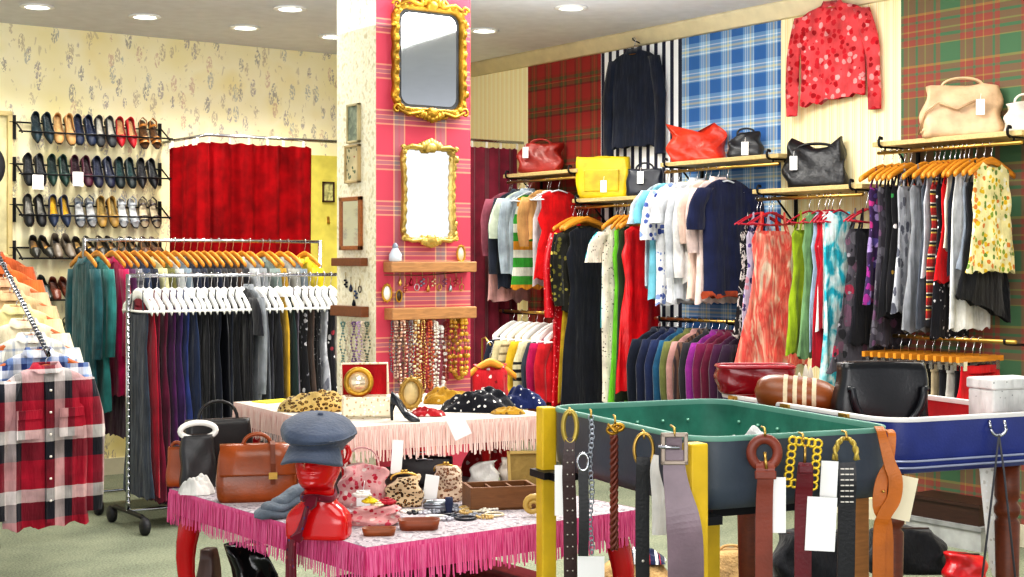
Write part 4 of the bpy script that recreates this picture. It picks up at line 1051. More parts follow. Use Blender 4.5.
handbag('handbag', 'small black rounded handbag with white tag beside the orange-red bag', on_shelf(746, 153, z3), BR, .225, .165, .12, leather('#1b1c22'), .62, .4, .8, 1, .035, .5, (.0, .10), 7, bulge=.2)
big = handbag('handbag', 'large black slouchy handbag with curved top and white tag on its shelf', on_shelf(816, 186, z4), BR, .37, .24, .16, soft('#15161b'), .80, .4, 1.6, 2, .04, .62, (-.13, .19), 8, peak=.10, bulge=.1)
bb = handbag('handbag', 'large beige structured handbag with rounded handles on the tartan wall shelf', on_shelf(962, 133, z5), BR, .44, .285, .17, soft('#e3bf98', .5), .86, .35, .9, 2, .055, .5, (.09, .2), 9, bulge=.04)
MB().tube([(-.2, -.06, .05), (-.23, -.03, .02), (-.2, -.08, .14), (-.13, -.085, .19), (-.03, -.09, .15), (.08, -.085, .20)], .008, 7).build('shoulder_strap', leather('#d9b48c'), bb)
p = on_x(1021, 150, XW-.2)
handbag('handbag', 'cream quilted bag at the right end of the tartan wall shelf', (XW-.17, p.y, z5), BR, .2, .16, .1, leather('#efe6da'), .9, .5, .8, 1, .05, .5, None, 10)

# ---------------------------------------------------------------- clothes displayed flat on the wall
def wall_piece(kind, px, pytop, hempy, W, mat, label, **k):
    t = on_x(px, pytop, XW-.07); b = on_x(px, hempy, XW-.07)
    garment(kind, W, t.z-b.z, mat, t, -pi/2+radians(6), label, None, T=.03, **k)
    hanger('wood', .42, t, -pi/2+radians(6), f"honey wood hanger on the wall holding the {label.split(' hung')[0]}", 'hangers on wall pegs')
    m = MB().tube([(XW, t.y, t.z-.022), (XW-.07, t.y, t.z-.004), (XW-.085, t.y, t.z+.012)], .005, 6)
    tag(m.build('wall_peg', iron), f"iron wall peg behind the {label.split(' hung')[0]}", 'peg')
wall_piece('shirt', 634, 40, 147, .46, C('#1c2438'), 'dark navy long-sleeved shirt hung high on the striped wall', slen=.68, fold=.6)
redblouse = cloth('#e8383c', spots('#f0545a', ['#d01828', '#b01020', '#f8a8a8', '#e02838'], 24, .5), 'red_floral_blouse')
wall_piece('shirt', 832, -9, 100, .50, redblouse, 'red floral long-sleeved blouse hung on the cream striped wall', slen=.60, fold=.6, asym=.1)
for o in list(bpy.data.objects):
    if o.name.startswith('hanging_shirt') and 'red floral' in o.get('label', ''):
        for c in o.children:
            if c.name.startswith('sleeve'):
                s_ = 1 if sum(v.co.x for v in c.data.vertices) > 0 else -1
                for v in c.data.vertices: v.co.x += s_*max(0, -.145-v.co.z)*.07

# ---------------------------------------------------------------- sloping arm with plaid shirts, far left
a0, a1 = at(-14, 232, 7.35), at(46, 350, 6.6)
arm = thing('display_stand', 'chrome waterfall display stand with sloping beaded arm at far left', 'clothes stand', (a0.x, a0.y, 0))
hd = Vector((a1.x-a0.x, a1.y-a0.y, 0)); O3 = Vector((a0.x, a0.y, 0)); back = O3 - hd*.6
m = MB().tube([back-O3, back-O3+Vector((0, 0, a0.z+.14))], .018, 8); m.build('mast', chrome, arm)
m = MB(); q0, q1 = a0-O3, a1-O3; q1e = q1 + (q1-q0)*.04
m.tube([back-O3+Vector((0, 0, a0.z+.1)), q0+Vector((0, 0, .0)), q1e, q1e+Vector((0, 0, .035))], .011, 7)
m.build('sloping_arm', chrome, arm)
m = MB()
for i in range(40): m.ball(q0.lerp(q1, i/39)+Vector((0, 0, .012)), .010, 6)
m.build('arm_studs', M('stud_steel', '#50545a', .3, .8, var=0), arm)
MB().lathe([(.001, .03), (.2, .022), (.23, .01), (.23, 0), (.001, 0)], 28, back-O3).build('base', chrome, arm)
buff = cloth('#a01830', plaid(.235, [(0, '#b01734'), (.28, '#1c1c28'), (.5, '#d8c8c8'), (.72, '#1c1c28'), (.86, '#b01734')], .27, [(0, '#b41434'), (.3, '#23222e'), (.36, '#20202a'), (.6, '#f2ecea'), (.82, '#a81430')], .5), 'buffalo_plaid')
blueplaid = cloth('#3a5a9a', plaid(.09, [(0, '#e4e6ea'), (.4, '#24386e'), (.7, '#7f9bd0')], .09, [(0, '#e4e6ea'), (.4, '#24386e'), (.7, '#7f9bd0')]), 'blue_check')
SH = [('buffalo', buff, 'red black and white plaid flannel shirt'), ('blue', blueplaid, 'blue and white checked shirt'), ('w', cloth('#f0ead6', plaid(.06, [(0, '#f4efe0'), (.8, '#9aa8c0')], .06, [(0, '#f4efe0'), (.8, '#9aa8c0')]), 'white_check'), 'white checked shirt'), ('cream', C('#efe2c2'), 'cream cotton shirt'), ('yel', C('#e8dca0'), 'pale yellow shirt'), ('tan', C('#d9b98c'), 'tan shirt'), ('peach', C('#e6b890'), 'peach shirt'), ('orange', C('#cf6a30'), 'burnt orange shirt'), ('rust', C('#b3562c'), 'rust shirt')]
TH = FACE + radians(42)
for i, (k, m_, d) in enumerate(SH):
    t = 1 - i*.115; p = a0.lerp(a1, t) + Vector((0, 0, 0))
    rz = TH + radians(rnd.uniform(-3, 3))
    g = garment('shirt', .42, .80 if i == 0 else .70, m_, p, rz, f"{d}, {ordi(i)} from the front on the sloping arm", 'shirts on the sloping arm', T=.034 if i == 0 else .024, slen=.6, n=40)
    hanger('darkwood', .42, p, rz, f"reddish wood hanger carrying the {d} on the sloping arm", 'hangers on the sloping arm')
    if i == 0:
        MB().ribbon([(0, -.026, -.12), (0, -.036, -.2), (0, -.040, -.4), (0, -.042, -.62), (0, -.044, -.78)], .035, .004).build('placket', buff, g)
        for s_ in (-1, 1):
            MB().box((s_*.1, -.045, -.335), (.115, .006, .12)).build('chest_pocket', buff, g)
            MB().box((s_*.1, -.050, -.285), (.12, .006, .04)).build('pocket_flap', buff, g)
        m = MB()
        for z in (-.18, -.28, -.38, -.48, -.58, -.68): m.ball((0, -.050, z), .007, 8, (1, .5, 1))
        m.build('buttons', M('shirt_button', '#e8e0d8', .3, var=0), g)

# ---------------------------------------------------------------- the two fringed tables
redleg = M('red_lacquer', '#c8141a', .25, var=.03, spec=.6)
def fringe(W, D, z, mat, L, o, name='fringe'):
    m = MB(); r = random.Random(5)
    per = [((0, 0), (W, 0), (0, -1)), ((W, 0), (W, D), (1, 0)), ((W, D), (0, D), (0, 1)), ((0, D), (0, 0), (-1, 0))]
    for (x0, y0), (x1, y1), (nx, ny) in per:
        ln = math.hypot(x1-x0, y1-y0); n = int(ln/.0062); dx, dy = (x1-x0)/ln, (y1-y0)/ln
        b = [[(lerp(x0, x1, -.012/ln+(1+.024/ln)*i/12)+nx*.012, lerp(y0, y1, -.012/ln+(1+.024/ln)*i/12)+ny*.012, z-q) for i in range(13)] for q in (.0, .018, L*.72)]
        m.sheet(b)
        for i in range(n):
            s = -.012+(i+.5)*(ln+.024)/n; x, y = x0+dx*s, y0+dy*s; l = L*r.uniform(.9, 1.06); w = .0027; sw = r.uniform(-.006, .006); of = .0145+r.uniform(-.001, .003)
            g = [[(x+dx*(k*w+sw*v)+nx*(of+.004*v), y+dy*(k*w+sw*v)+ny*(of+.004*v), z-.012-(l-.012)*v) for k in (-1, 1)] for v in (0, .5, 1)]
            m.sheet(g, False)
    m.build(name, mat, o)
def cabriole(m, x, y, sx, sy, zt, zb=0, r=.034):
    H = zt-zb; pts = []; rs = []
    for i in range(15):
        v = i/14; k = (.03*sin(pi*min(1, v*1.7))*1.0 - .035*sin(pi*max(0, (v-.45)/.55))*.7 + (.03*max(0, (v-.88)/.12)))*(1 if H > .4 else 0)
        pts.append((x+sx*k, y+sy*k, zt-H*v)); rs.append(r*interp([(0, 1.1), (.15, 1.15), (.5, .75), (.85, .5), (.94, .6), (1, .85)], v))
    return m.tube(pts, rs, 10)
lower_top = M('lilac_lace_cloth', rough=.9, var=0, pat=clouds(55, [(.4, '#a59da2'), (.5, '#c9c0c3'), (.62, '#7d757c')], det=2))
def pinkf(name, a, b):
    def f(t):
        n = t.noise(30, 2, t.scaled((9, 9, .4)))[0]
        return t.ramp(n, [(.35, a), (.65, b)], False)
    return M(name, rough=.7, pat=f, var=0)
LZ, UZ = .75, 1.0
T1 = thing('display_table', 'low display table with hot pink fringe and red curved legs', 'table', (2.05, 3.55, 0), radians(1.5))
W1_, D1 = 1.02, 1.3
MB().box((W1_/2, D1/2, LZ-.0235), (W1_, D1, .04)).build('tabletop', wood('#8a4a30', 'table_wood'), T1)
MB().box((W1_/2, D1/2, LZ-.0015), (W1_+.02, D1+.02, .003)).build('table_cloth', lower_top, T1)
fringe(W1_, D1, LZ, pinkf('hot_pink_fringe', '#d4367c', '#f07aa8'), .115, T1)
for x, y in ((.06, .06), (W1_-.06, .06), (.06, D1-.06), (W1_-.06, D1-.06)):
    m = MB(); cabriole(m, x, y, -1 if x < .5 else 1, -1 if y < .5 else 1, LZ-.04); m.build('leg', redleg, T1)
T2 = thing('display_table', 'raised back table with pale pink fringe in front of the pillar', 'table', (2.36, 4.24, 0), radians(-5))
W2_, D2 = .8, 1.02
MB().box((W2_/2, D2/2, UZ-.0235), (W2_, D2, .04)).build('tabletop', _mc['table_wood'], T2)
MB().box((W2_/2, D2/2, UZ-.0015), (W2_+.02, D2+.02, .003)).build('table_cloth', C('#f3e6d6'), T2)
fringe(W2_, D2, UZ, pinkf('pale_pink_fringe', '#e8b9ae', '#fbe6da'), .115, T2)
for x, y, zb in ((.05, .1, LZ), (W2_-.2, .1, LZ), (.06, D2-.06, 0), (W2_-.06, D2-.06, 0)):
    m = MB(); cabriole(m, x, y, -1 if x < .5 else 1, 1 if zb == 0 else -1, UZ-.04, zb and zb+.002, .03 if zb == 0 else .022); m.build('leg', redleg, T2)
def L(px, py): return on_z(px, py, LZ)
def U(px, py): return on_z(px, py, UZ)

# --- things on the lower table
# the red bust
bp = L(319, 537); bust = thing('mannequin_bust', 'glossy red mannequin head and shoulders on the pink fringed table', 'mannequin head', bp, FACE + radians(-9))
tab = [(0, .088, .050, 0), (.008, .091, .052, 0), (.05, .092, .050, 0), (.07, .088, .046, 0), (.085, .076, .044, .002), (.102, .054, .043, .004), (.122, .044, .044, .004), (.142, .043, .047, 0), (.152, .047, .062, -.012), (.165, .053, .076, -.014), (.185, .060, .083, -.008), (.215, .066, .089, 0), (.245, .069, .094, .002), (.28, .071, .096, .004), (.305, .066, .090, .004), (.325, .05, .07, .004), (.34, .03, .045, .004), (.36, .006, .01, .004)]
rings = []; NS_ = 56
zs = [i*.335/76 for i in range(77)]
for z in zs:
    a = interp([(q[0], q[1]) for q in tab], z); b = interp([(q[0], q[2]) for q in tab], z); oy = interp([(q[0], q[3]) for q in tab], z); ring = []
    ex = .4 if z < .06 else lerp(.4, 1, min(1, (z-.06)/.06))
    for k in range(NS_):
        th = 2*pi*k/NS_; c, s_ = cos(th), sin(th)
        x = a*math.copysign(abs(c)**ex, c); y = b*math.copysign(abs(s_)**ex, s_) + oy
        if s_ < 0 and z > .145:
            g = lambda cx, cz, sx, sz: math.exp(-((x-cx)/sx)**2-((z-cz)/sz)**2)
            nz = interp([(.205, 0), (.213, 1), (.226, .9), (.262, .35), (.275, 0)], z)
            y -= .024*nz*math.exp(-(x/(.013 - .004*(z > .235)))**2)*1.0
            y -= .006*g(.012, .215, .008, .008) + .006*g(-.012, .215, .008, .008)
            y += .012*g(.030, .256, .016, .012) + .012*g(-.030, .256, .016, .012)      # eye sockets
            y -= .006*g(.030, .255, .010, .007) + .006*g(-.030, .255, .010, .007)
            y -= .005*g(.028, .276, .022, .006) + .005*g(-.028, .276, .022, .006)      # brows
            y -= .007*g(0, .1935, .020, .0045) + .008*g(0, .183, .017, .005)           # lips
            y += .005*g(0, .1885, .020, .002)
            y -= .007*g(0, .163, .016, .010)                                            # chin
            y -= .004*g(.045, .215, .02, .02) + .004*g(-.045, .215, .02, .02)
        ring.append((x, y, z))
    rings.append(ring)
m = MB().loft(rings)
m.build('head_and_shoulders', M('glossy_red_plastic', '#cf0f14', .18, var=.02, spec=.7), bust)
for s_ in (-1, 1):
    m = MB(); m.tube([(s_*.068, .012, .215), (s_*.078, .022, .225), (s_*.083, .026, .245), (s_*.078, .022, .262), (s_*.070, .012, .262)], [.006, .008, .009, .008, .005], 7); m.build('ear', _mc['glossy_red_plastic'], bust)
# flat cap
cap = thing('flat_cap', 'slate blue newsboy cap worn on the red mannequin head', 'cap', bp + Vector((0, 0, .276)), bust.rotation_euler.z); cap.scale = (.90, .94, .98)
rings = []
capz = [(-.022, .078, .104, 0), (-.006, .088, .114, 0), (.014, .112, .132, .0), (.034, .120, .138, .0), (.052, .112, .128, .004), (.066, .09, .102, .010), (.076, .055, .062, .014), (.080, .012, .014, .016)]
for i in range(25):
    z = lerp(-.022, .080, i/24); a, b, oy = [interp([(q[0], q[j]) for q in capz], z) for j in (1, 2, 3)]
    rings.append([(a*cos(t)*(1+.025*sin(8*t)*(z > 0)), oy+b*sin(t)*(1+.015*sin(8*t)), z + ((.016*sin(t) if z > .02 else 0) - .012*cos(t)*(z > .03))*min(1, a/.1)) for t in [2*pi*k/40 for k in range(40)]])
capm = M('slate_blue_felt', '#4b566b', .9, bump=(90, .3), var=.08, sheen=.2)
MB().loft(rings, False, True).build('crown', capm, cap)
g = []
for j in range(7):
    v = j/6; g.append([((.086+.020*v)*sin(a), -.005-(.092+.075*v)*cos(a*.9), -.002-.034*v - .020*(abs(sin(a))**2)*(.3+v)) for a in [lerp(-1.25, 1.25, i/18) for i in range(19)]])
MB().sheet(g).build('visor', capm, cap, solid=.007)
MB().ball((0, .016, .082), .010, 10, (1, 1, .6)).build('button', capm, cap)
# tie: a loop round the neck and two tails falling over the fringe
tiem = cloth('#7a1228', spots('#7d1530', ['#3a3f8a', '#c04858', '#2a2050'], 60, .28), 'burgundy_tie')
tie = thing('necktie', 'burgundy patterned necktie looped round the red bust and hanging over the fringe', 'tie', bp, bust.rotation_euler.z)
MB().tube([(.049*sin(t), -.004-.055*cos(t), .132+.012*cos(2*t) - .02*max(0, cos(t))) for t in [2*pi*i/28 for i in range(28)]], .010, 8, True, .45).build('neck_loop', tiem, tie)
MB().ribbon([(.004, -.058, .125), (-.002, -.070, .11), (-.012, -.074, .098)], [.02, .03, .024], .018).build('knot', tiem, tie)
T1_M = Matrix.Translation(T1.location) @ Matrix.Rotation(radians(1.5), 4, 'Z')
def tl(w):        # world -> bust-local
    R = Matrix.Rotation(-bust.rotation_euler.z, 3, 'Z'); return R @ (Vector(w)-bp)
tp = [Vector((-.012, -.076, .10)), Vector((-.022, -.080, .06)), Vector((-.032, -.088, .03)), Vector((-.04, -.10, .010))]
# the tail runs to the table's left edge and drops
best = None
for i in range(200):
    q = T1_M @ Vector((-.004, i/200*D1, LZ)); lat = ca*q.x-sa*q.y; e = abs(CXP+F*lat/depth_of(q)-306)
    if best is None or e < best[0]: best = (e, q)
edge_w = best[1]; pe = tl(edge_w)
steps = [tp[-1].lerp(pe, q) + Vector((0, 0, -.0)) for q in (.35, .7)]
for s_ in steps: s_.z = .008
drop = [pe + tl(bp + Vector((dx, 0, dz))) for dx, dz in ((-.02, .006), (-.045, -.01), (-.05, -.06), (-.05, -.14), (-.05, -.24), (-.05, -.30))]
MB().ribbon(tp + steps + drop, [.02, .026, .03, .034, .036, .04] + [.045, .05, .055, .062, .07, .02], .006, tl(bp+Vector((0, 1, 0)))).build('front_tail', tiem, tie)

# leather bags at the left end
brown = leather('#a04a14', rough=.28)
p = L(257, 500)
br = handbag('satchel', 'glossy tan brown leather satchel standing on the pink table', p, FACE+radians(12), .265, .185, .10, brown, .9, .55, .15, 1, .045, .35, None, 21, flap=True, cat='handbag', buckle=None)
MB().ribbon([(.05, -.064, .06), (.05, -.068, .13), (.05, -.05, .19), (.05, 0, .197)], .016, .004).build('closing_strap', leather('#7a360e'), br)
MB().box((.05, -.071, .09), (.028, .008, .022)).build('clasp', brass, br)
p = L(222, 489) ; p = p + Vector((0.03, .10, 0))
bk = handbag('handbag', 'square black stiff handbag behind the tan satchel', p, FACE+radians(25), .235, .235, .085, leather('#1d1a1b', rough=.4), .97, .8, .1, 1, .075, .6, None, 22, cat='handbag', hr=.006)
p = L(203, 488) + Vector((-.02, .0, 0))
pw = handbag('handbag', 'narrow dark handbag with a white ring handle at the table end', p, FACE+radians(20), .12, .19, .08, leather('#2c2a2c'), .9, .6, .2, 0, 0, .5, None, 23)
MB().tube([(.062*cos(t), -.01, .205+.028*sin(t)) for t in [2*pi*i/24 for i in range(24)]], .0105, 8, True).build('ring_handle', M('white_resin', '#f2efe8', .2, var=0), pw)
p = L(176, 487)+Vector((.015, .03, 0))
handbag('handbag', 'small rust brown leather bag at the far left corner of the table', p, FACE, .07, .14, .06, leather('#b0521c'), .8, .6, .1, 1, .02, .5, None, 24)
def cloth_heap(name, label, loc, rz, w, d, h, mat, seed, cat, n=34, layers=0):
    r = random.Random(seed); ph = [r.uniform(0, 6) for _ in range(8)]; o = thing(name, label, cat, loc, rz); g = []
    for i in range(n+1):
        u = -1+2*i/n; row = []
        for j in range(n+1):
            v = -1+2*j/n; q = max(0, 1-(u*u)**1.2)*max(0, 1-(v*v)**1.2)
            z = h*q**.5*(.74+.20*sin(3.2*u+ph[0]+2.2*v)*sin(2.8*v+ph[1])) + h*.10*sin(7*u+9*v+ph[2])*q + h*.06*sin(13*v-9*u+ph[3])*q
            row.append((u*w/2*(1-.16*v*v+.08*sin(4*v+ph[4])), v*d/2*(1-.2*u*u+.1*sin(4*u+ph[5])), max(.002, z)))
        g.append(row)
    MB().sheet(g).build('folds', mat, o)
    return o
cloth_heap('white_cloth', 'crumpled white lace cloth at the far left table corner', L(186, 494)+Vector((.03, -.02, 0)), FACE, .12, .09, .07, C('#f4f1ea'), 31, 'cloth')
# folded grey scarf: three stacked rolls
sc = thing('scarf', 'folded slate grey scarf lying between the tan satchel and red bust', 'scarf', L(274, 518)+Vector((.055, .02, 0)), FACE+radians(32)); gm = cloth('#6f7a86')
for i, (z, w, d, dx) in enumerate(((.018, .22, .13, 0), (.045, .20, .115, .012), (.07, .17, .09, .03))):
    m = MB(); rings = []
    for k in range(13):
        u = k/12*2-1; s_ = (1-abs(u)**5)**.5
        rings.append([(u*w/2+dx, d/2*s_*cos(t)*(1+.06*sin(9*u)), z + u*.012*(i+1) + (.017*s_+.001)*sin(t)+.004*sin(7*u+i)) for t in [2*pi*q/18 for q in range(18)]])
    m.loft(rings).build('fold', gm, sc)

# pink floral pouches, silk flowers
pinkfl = cloth('#e07a86', spots('#f0b6b4', ['#d84860', '#c82840', '#f8e8e0', '#e88890'], 48, .42), 'pink_floral')
p = L(362, 505); fl = handbag('fabric_pouch', 'pink floral fabric pouch with thin handle behind the silk flowers', p, FACE+radians(10), .16, .125, .09, pinkfl, .85, .5, 1.0, 1, .07, .7, (.0, .06), 33, cat='pouch', hr=.003, zips=False)
pb2 = handbag('fabric_pouch', 'flat red and pink floral purse lying in front of the pouch', L(372, 524), FACE+radians(-6), .155, .055, .085, pinkfl, .9, .7, .9, 0, 0, .5, None, 34, cat='pouch', zips=False)
sf = thing('silk_flowers', 'white yellow and crimson silk flowers on the pink floral purse', 'flowers', L(372, 524)+Vector((0, 0, .056)), FACE)
for nm, c, x, y, z, r_ in (('white_flower', '#f6f2ea', -.03, -.01, .035, .026), ('yellow_flower', '#e6cf20', -.004, -.025, .018, .022), ('crimson_flower', '#b81830', .045, .0, .012, .026), ('cream_flower', '#efe0c0', .02, -.03, .008, .016)):
    m = MB()
    for lay, (n, rr, zz) in enumerate(((6, r_, 0), (5, r_*.65, .006), (3, r_*.3, .012))):
        for k in range(n):
            t = 2*pi*k/n+lay*.4; m.ball((x+rr*.6*cos(t), y+rr*.6*sin(t), z+zz), rr*.62, 8, (1, 1, .45))
    m.build(nm, M('petal_'+c.strip('#'), c, .7, var=.08), sf)
# leopard purses
leo = cloth('#d8b07c', leopard('#e6c9a0', '#b07a40', '#3a2416', 75), 'leopard_fabric')
def frame_purse(label, loc, rz, w, h, d, mat, seed):
    o = handbag('clasp_purse', label, loc, rz, w, h, d, mat, .62, .35, .7, 0, 0, .5, None, seed, cat='purse', bulge=.18, zips=False)
    m = MB(); a = w*.34; m.tube([(-a, 0, h*.86)] + [(-a*cos(pi*i/10), 0, h*.93+.016*sin(pi*i/10)) for i in range(11)] + [(a, 0, h*.86)], .004, 6); m.ball((-.006, 0, h*.93+.022), .006); m.ball((.006, 0, h*.93+.022), .006)
    m.build('clasp_frame', brass, o); return o
frame_purse('leopard print clasp purse standing left of the white tag', L(404, 506), FACE+radians(12), .125, .10, .07, leo, 41)
frame_purse('paler leopard print clasp purse tilted beside the white tag', L(446, 500), FACE+radians(-20), .125, .11, .07, cloth('#e0c0a0', leopard('#ecd2b6', '#c89a78', '#7a4a34', 80), 'pale_leopard_fabric'), 42)
dk = handbag('handbag', 'dark brown handbag with silver bar clasp behind the leopard purses', L(428, 489)+Vector((.02, .05, 0)), FACE, .2, .11, .06, leather('#2b2024'), .95, .6, .2, 0, 0, .5, None, 43, zips=False)
MB().tube([(-.03, -.03, .10), (0, -.034, .105), (.03, -.03, .10)], .006, 7).tube([(-.03, -.03, .10), (-.034, -.03, .125), (.03, -.03, .13)], .004, 6).build('clasp', chrome, dk)
def standing_tag(label, px, pyt, pyb, wpx, d, tilt=0):
    a, b = at(px, pyt, d), at(px, pyb, d); o = MB().box((0, 0, 0), (wpx*d/F, .002, a.z-b.z)).build('paper_tag', WHITEH)
    o.location = (a+b)/2; o.rotation_euler = (0, radians(tilt), FACE); tag(o, label, 'tag', 'white paper price tags')
dtag = depth_of(L(420, 500))
standing_tag('tall white paper tag behind the left leopard purse', 397, 440, 474, 11, dtag-.08, 4)
standing_tag('white paper tag hanging between the two leopard purses', 431, 475, 500, 14, dtag-.07, 8)
dtag2 = depth_of(U(455, 418))
standing_tag('white paper tag hanging over the pale pink fringe', 459, 416, 438, 18, depth_of(T2.location)+.02, -25)
cl = thing('compact_case', 'grey oval metal compact case lying before the leopard purses', 'compact case', L(437, 509), FACE)
MB().lathe([(.001, 0), (.04, .0), (.046, .008), (.044, .016)], 28, sx=1, sy=.62).build('base', metal('#8d9096', rough=.35), cl)
MB().lathe([(.046, .016), (.047, .02), (.036, .03), (.001, .033)], 28, sx=1, sy=.62).build('lid', metal('#a0a3a8', rough=.25), cl)
def tray(label, px, py, w, d, h, col, fill):
    o = thing('oval_tray', label, 'tray', L(px, py), FACE+radians(5)); m = MB(); q = rrect(w, d, d*.4, 6)
    m.loft([[(x*s_, y*s_, z) for x, y in q] for s_, z in ((.9, 0), (1, h), (.93, h), (.85, .006))]).build('dish', wood(col), o)
    return o
tray('small oblong brown tray nearest the red bust', 379, 535, .10, .05, .022, '#a5562a', None)
tray('round brown wooden bowl tray heaped with rings', 419, 529, .125, .07, .03, '#9a4a26', None)
# trinkets: one object each
tr = random.Random(12); tc = ['#f1eee6', '#2a2a30', '#d8cbb0', '#b8b8c0', '#8c8f98', '#e8e2d2', '#3a3f4a', '#c9a86a']; tw = dict(zip(tc, ['ivory', 'black', 'sand', 'silver', 'grey', 'cream', 'slate', 'gold']))
def ring_trinket(px, py, dz, c, kind, label, grp):
    p = L(px, py)+Vector((0, 0, dz)); r_ = tr.uniform(.013, .019); m = MB()
    if kind == 'bangle':
        R_b = r_*2.1; m.tube([(R_b*cos(t), R_b*sin(t), .0045) for t in [2*pi*i/18 for i in range(18)]], .0045, 6, True)
    elif kind == 'brooch':
        for i in range(6): m.ball((r_*cos(i*pi/3), r_*sin(i*pi/3), .006), .0075, 7, (1, 1, .7))
        m.ball((0, 0, .009), .008, 7)
    else:
        for i in range(14): m.ball((r_*1.6*cos(i*2*pi/14), r_*1.1*sin(i*2*pi/14), .005), .0056, 6)
    o = m.build({'bangle': 'bangle', 'brooch': 'brooch', 'beads': 'bead_bracelet'}[kind], M('trinket_'+c.strip('#'), c, .3, .2, var=0)); o.location = p; o.rotation_euler = (0, 0, tr.uniform(0, 3)); tag(o, label, {'bangle': 'bangle', 'brooch': 'brooch', 'beads': 'bracelet'}[kind], grp)
i = 0
for row, (n, y0) in enumerate(((7, 519), (7, 513), (5, 508))):
    for k in range(n):
        px = (437 + k*9.5) if row < 2 else 455+k*10; py = y0 - k*.55 + 2*(k % 2); c = tc[(i*3+row) % 8]; kd = ('bangle', 'brooch', 'beads')[(i+row) % 3]
        ring_trinket(px, py, 0, c, kd, f"{tw[c]} {dict(bangle='bangle', brooch='brooch', beads='bead bracelet')[kd]}, {ordi(k)} from left in {('front', 'middle', 'back')[row]} row by the wooden box", 'trinkets laid out before the wooden box'); i += 1
for k in range(5):
    c = tc[k]; ring_trinket(408+k*5.5, 523+1.5*(k % 2), .030 if True else 0, c, ('beads', 'brooch')[k % 2], f"{tw[c]} trinket heaped on the round brown bowl tray", 'trinkets in the bowl tray')
tag(MB().lathe([(.001, .05), (.012, .05), (.014, .03), (.01, .01), (.016, 0), (.001, 0)], 14).build('ring_stand', M('navy_velvet', '#252c48', .8, var=0)), 'little navy velvet ring cone among the trinkets', 'ring stand').location = L(449, 513)
# divided wooden box
wbx = thing('wooden_box', 'open divided wooden box on the right of the pink table', 'box', L(497, 509)+Vector((.03, .03, 0)), FACE+radians(14)); bw_ = wood('#8a5a34', 'box_wood')
w_, d_, h_ = .22, .13, .075; m = MB()
m.box((0, 0, .004), (w_, d_, .008))
for s_ in (-1, 1): m.box((0, s_*(d_/2-.005), h_/2), (w_, .01, h_)); m.box((s_*(w_/2-.005), 0, h_/2), (.01, d_-.02, h_))
m.build('box_walls', bw_, wbx)
for x in (-.035, .035): MB().box((x, 0, h_/2), (.007, d_-.021, h_*.85)).build('divider', bw_, wbx)
for lb, px, py, w_, h_, rz in (('white satin evening bag leaning behind the wooden box', 486, 492, .12, .10, -8), ('cream folded clutch bag behind the wooden box', 512, 490, .09, .10, 10)):
    handbag('evening_bag', lb, L(px, py)+Vector((.035, .06, 0)), FACE+radians(rz), w_, h_, .05, satin('#e9e6e0' if rz < 0 else '#e4d9cc'), .55, .5, .7, 0, 0, .5, None, int(px), cat='evening bag', zips=False)
gt = thing('gilt_tray', 'dull gold rectangular tray propped up at the table end by the yellow post', 'tray', L(531, 497)+Vector((.05, .07, .0)), FACE, None, (radians(-18), 0, FACE+radians(8)))
MB().box((0, 0, .075), (.15, .008, .13)).build('tray_panel', M('old_gilt', '#a88a4e', .35, .6, bump=(50, .2)), gt)
m = MB()
for s_ in (-1, 1): m.box((s_*.073, -.008, .075), (.01, .016, .14)); m.box((0, -.008, .075+s_*.065), (.15, .016, .01))
m.build('raised_rim', M('gilt_rim', '#c8a868', .3, .7, var=0), gt)
handbag('evening_bag', 'small teal green beaded purse by the propped tray', L(536, 499)+Vector((0, -.015, 0)), FACE, .06, .03, .04, satin('#1f8a78'), .8, .6, .6, 0, 0, .5, None, 55, cat='purse', zips=False)
sh = thing('shell_ornament', 'curled yellow shell ornament beside the wooden box', 'ornament', L(533, 516), FACE); m = MB(); m.tube([(.03*(1-i/30)*cos(i*.45), -.004*i/6, .034+.03*(1-i/30)*sin(i*.45)) for i in range(24)], [.013*(1-i/30) for i in range(24)], 8); m.build('spiral', M('shell_yellow', '#d9b35c', .4), sh)
rs = cloth('#b5202a', spots('#b8222c', ['#f0d8d0', '#e08080', '#701018'], 40, .35), 'red_floral_scarf')
cloth_heap('scarf', 'crumpled red floral scarf tucked behind the evening bags', L(490, 478)+Vector((.03, .05, 0)), FACE, .2, .10, .16, rs, 61, 'scarf')

# --- things on the raised table
leosc = cloth('#c9a050', leopard('#d8b870', '#a07830', '#4a3018', 60), 'gold_leopard_scarf')
cloth_heap('scarf', 'crumpled gold animal print scarf at the left of the raised table', U(318, 412)+Vector((.02, .06, 0)), FACE+radians(8), .26, .16, .085, leosc, 62, 'scarf')
q = MB().box((0, 0, .002), (.15, .1, .004)).build('paper_sheet', M('yellow_paper', '#ead93a', .7, var=0)); q.location = U(268, 402)+Vector((.03, .0, 0)); q.rotation_euler = (0, 0, .2); tag(q, 'bright yellow paper sheet at the left corner of the raised table', 'paper')
jb = thing('jewellery_box', 'white lace jewellery box with open red lined lid', 'jewellery box', U(366, 417), FACE+radians(10))
lace = M('white_lace', rough=.7, var=0, pat=spots('#efe3c8', ['#d8c49a', '#fbf6ea', '#c9ae80'], 90, .38))
w_, d_, h_ = .165, .11, .075; m = MB(); m.box((0, 0, .005), (w_, d_, .01))
for s_ in (-1, 1): m.box((0, s_*(d_/2-.005), h_/2), (w_, .01, h_)); m.box((s_*(w_/2-.005), 0, h_/2), (.01, d_-.02, h_))
m.build('box_body', lace, jb)
MB().box((0, 0, .03), (w_-.022, d_-.022, .04)).build('red_lining', C('#c01420'), jb)
m = MB(); m.X = Matrix.Translation((0, d_/2, h_)) @ Matrix.Rotation(radians(-14), 4, 'X'); m.box((0, .004, .055), (w_, .012, .11)); lid = m.build('lid', C('#c01420'), jb)
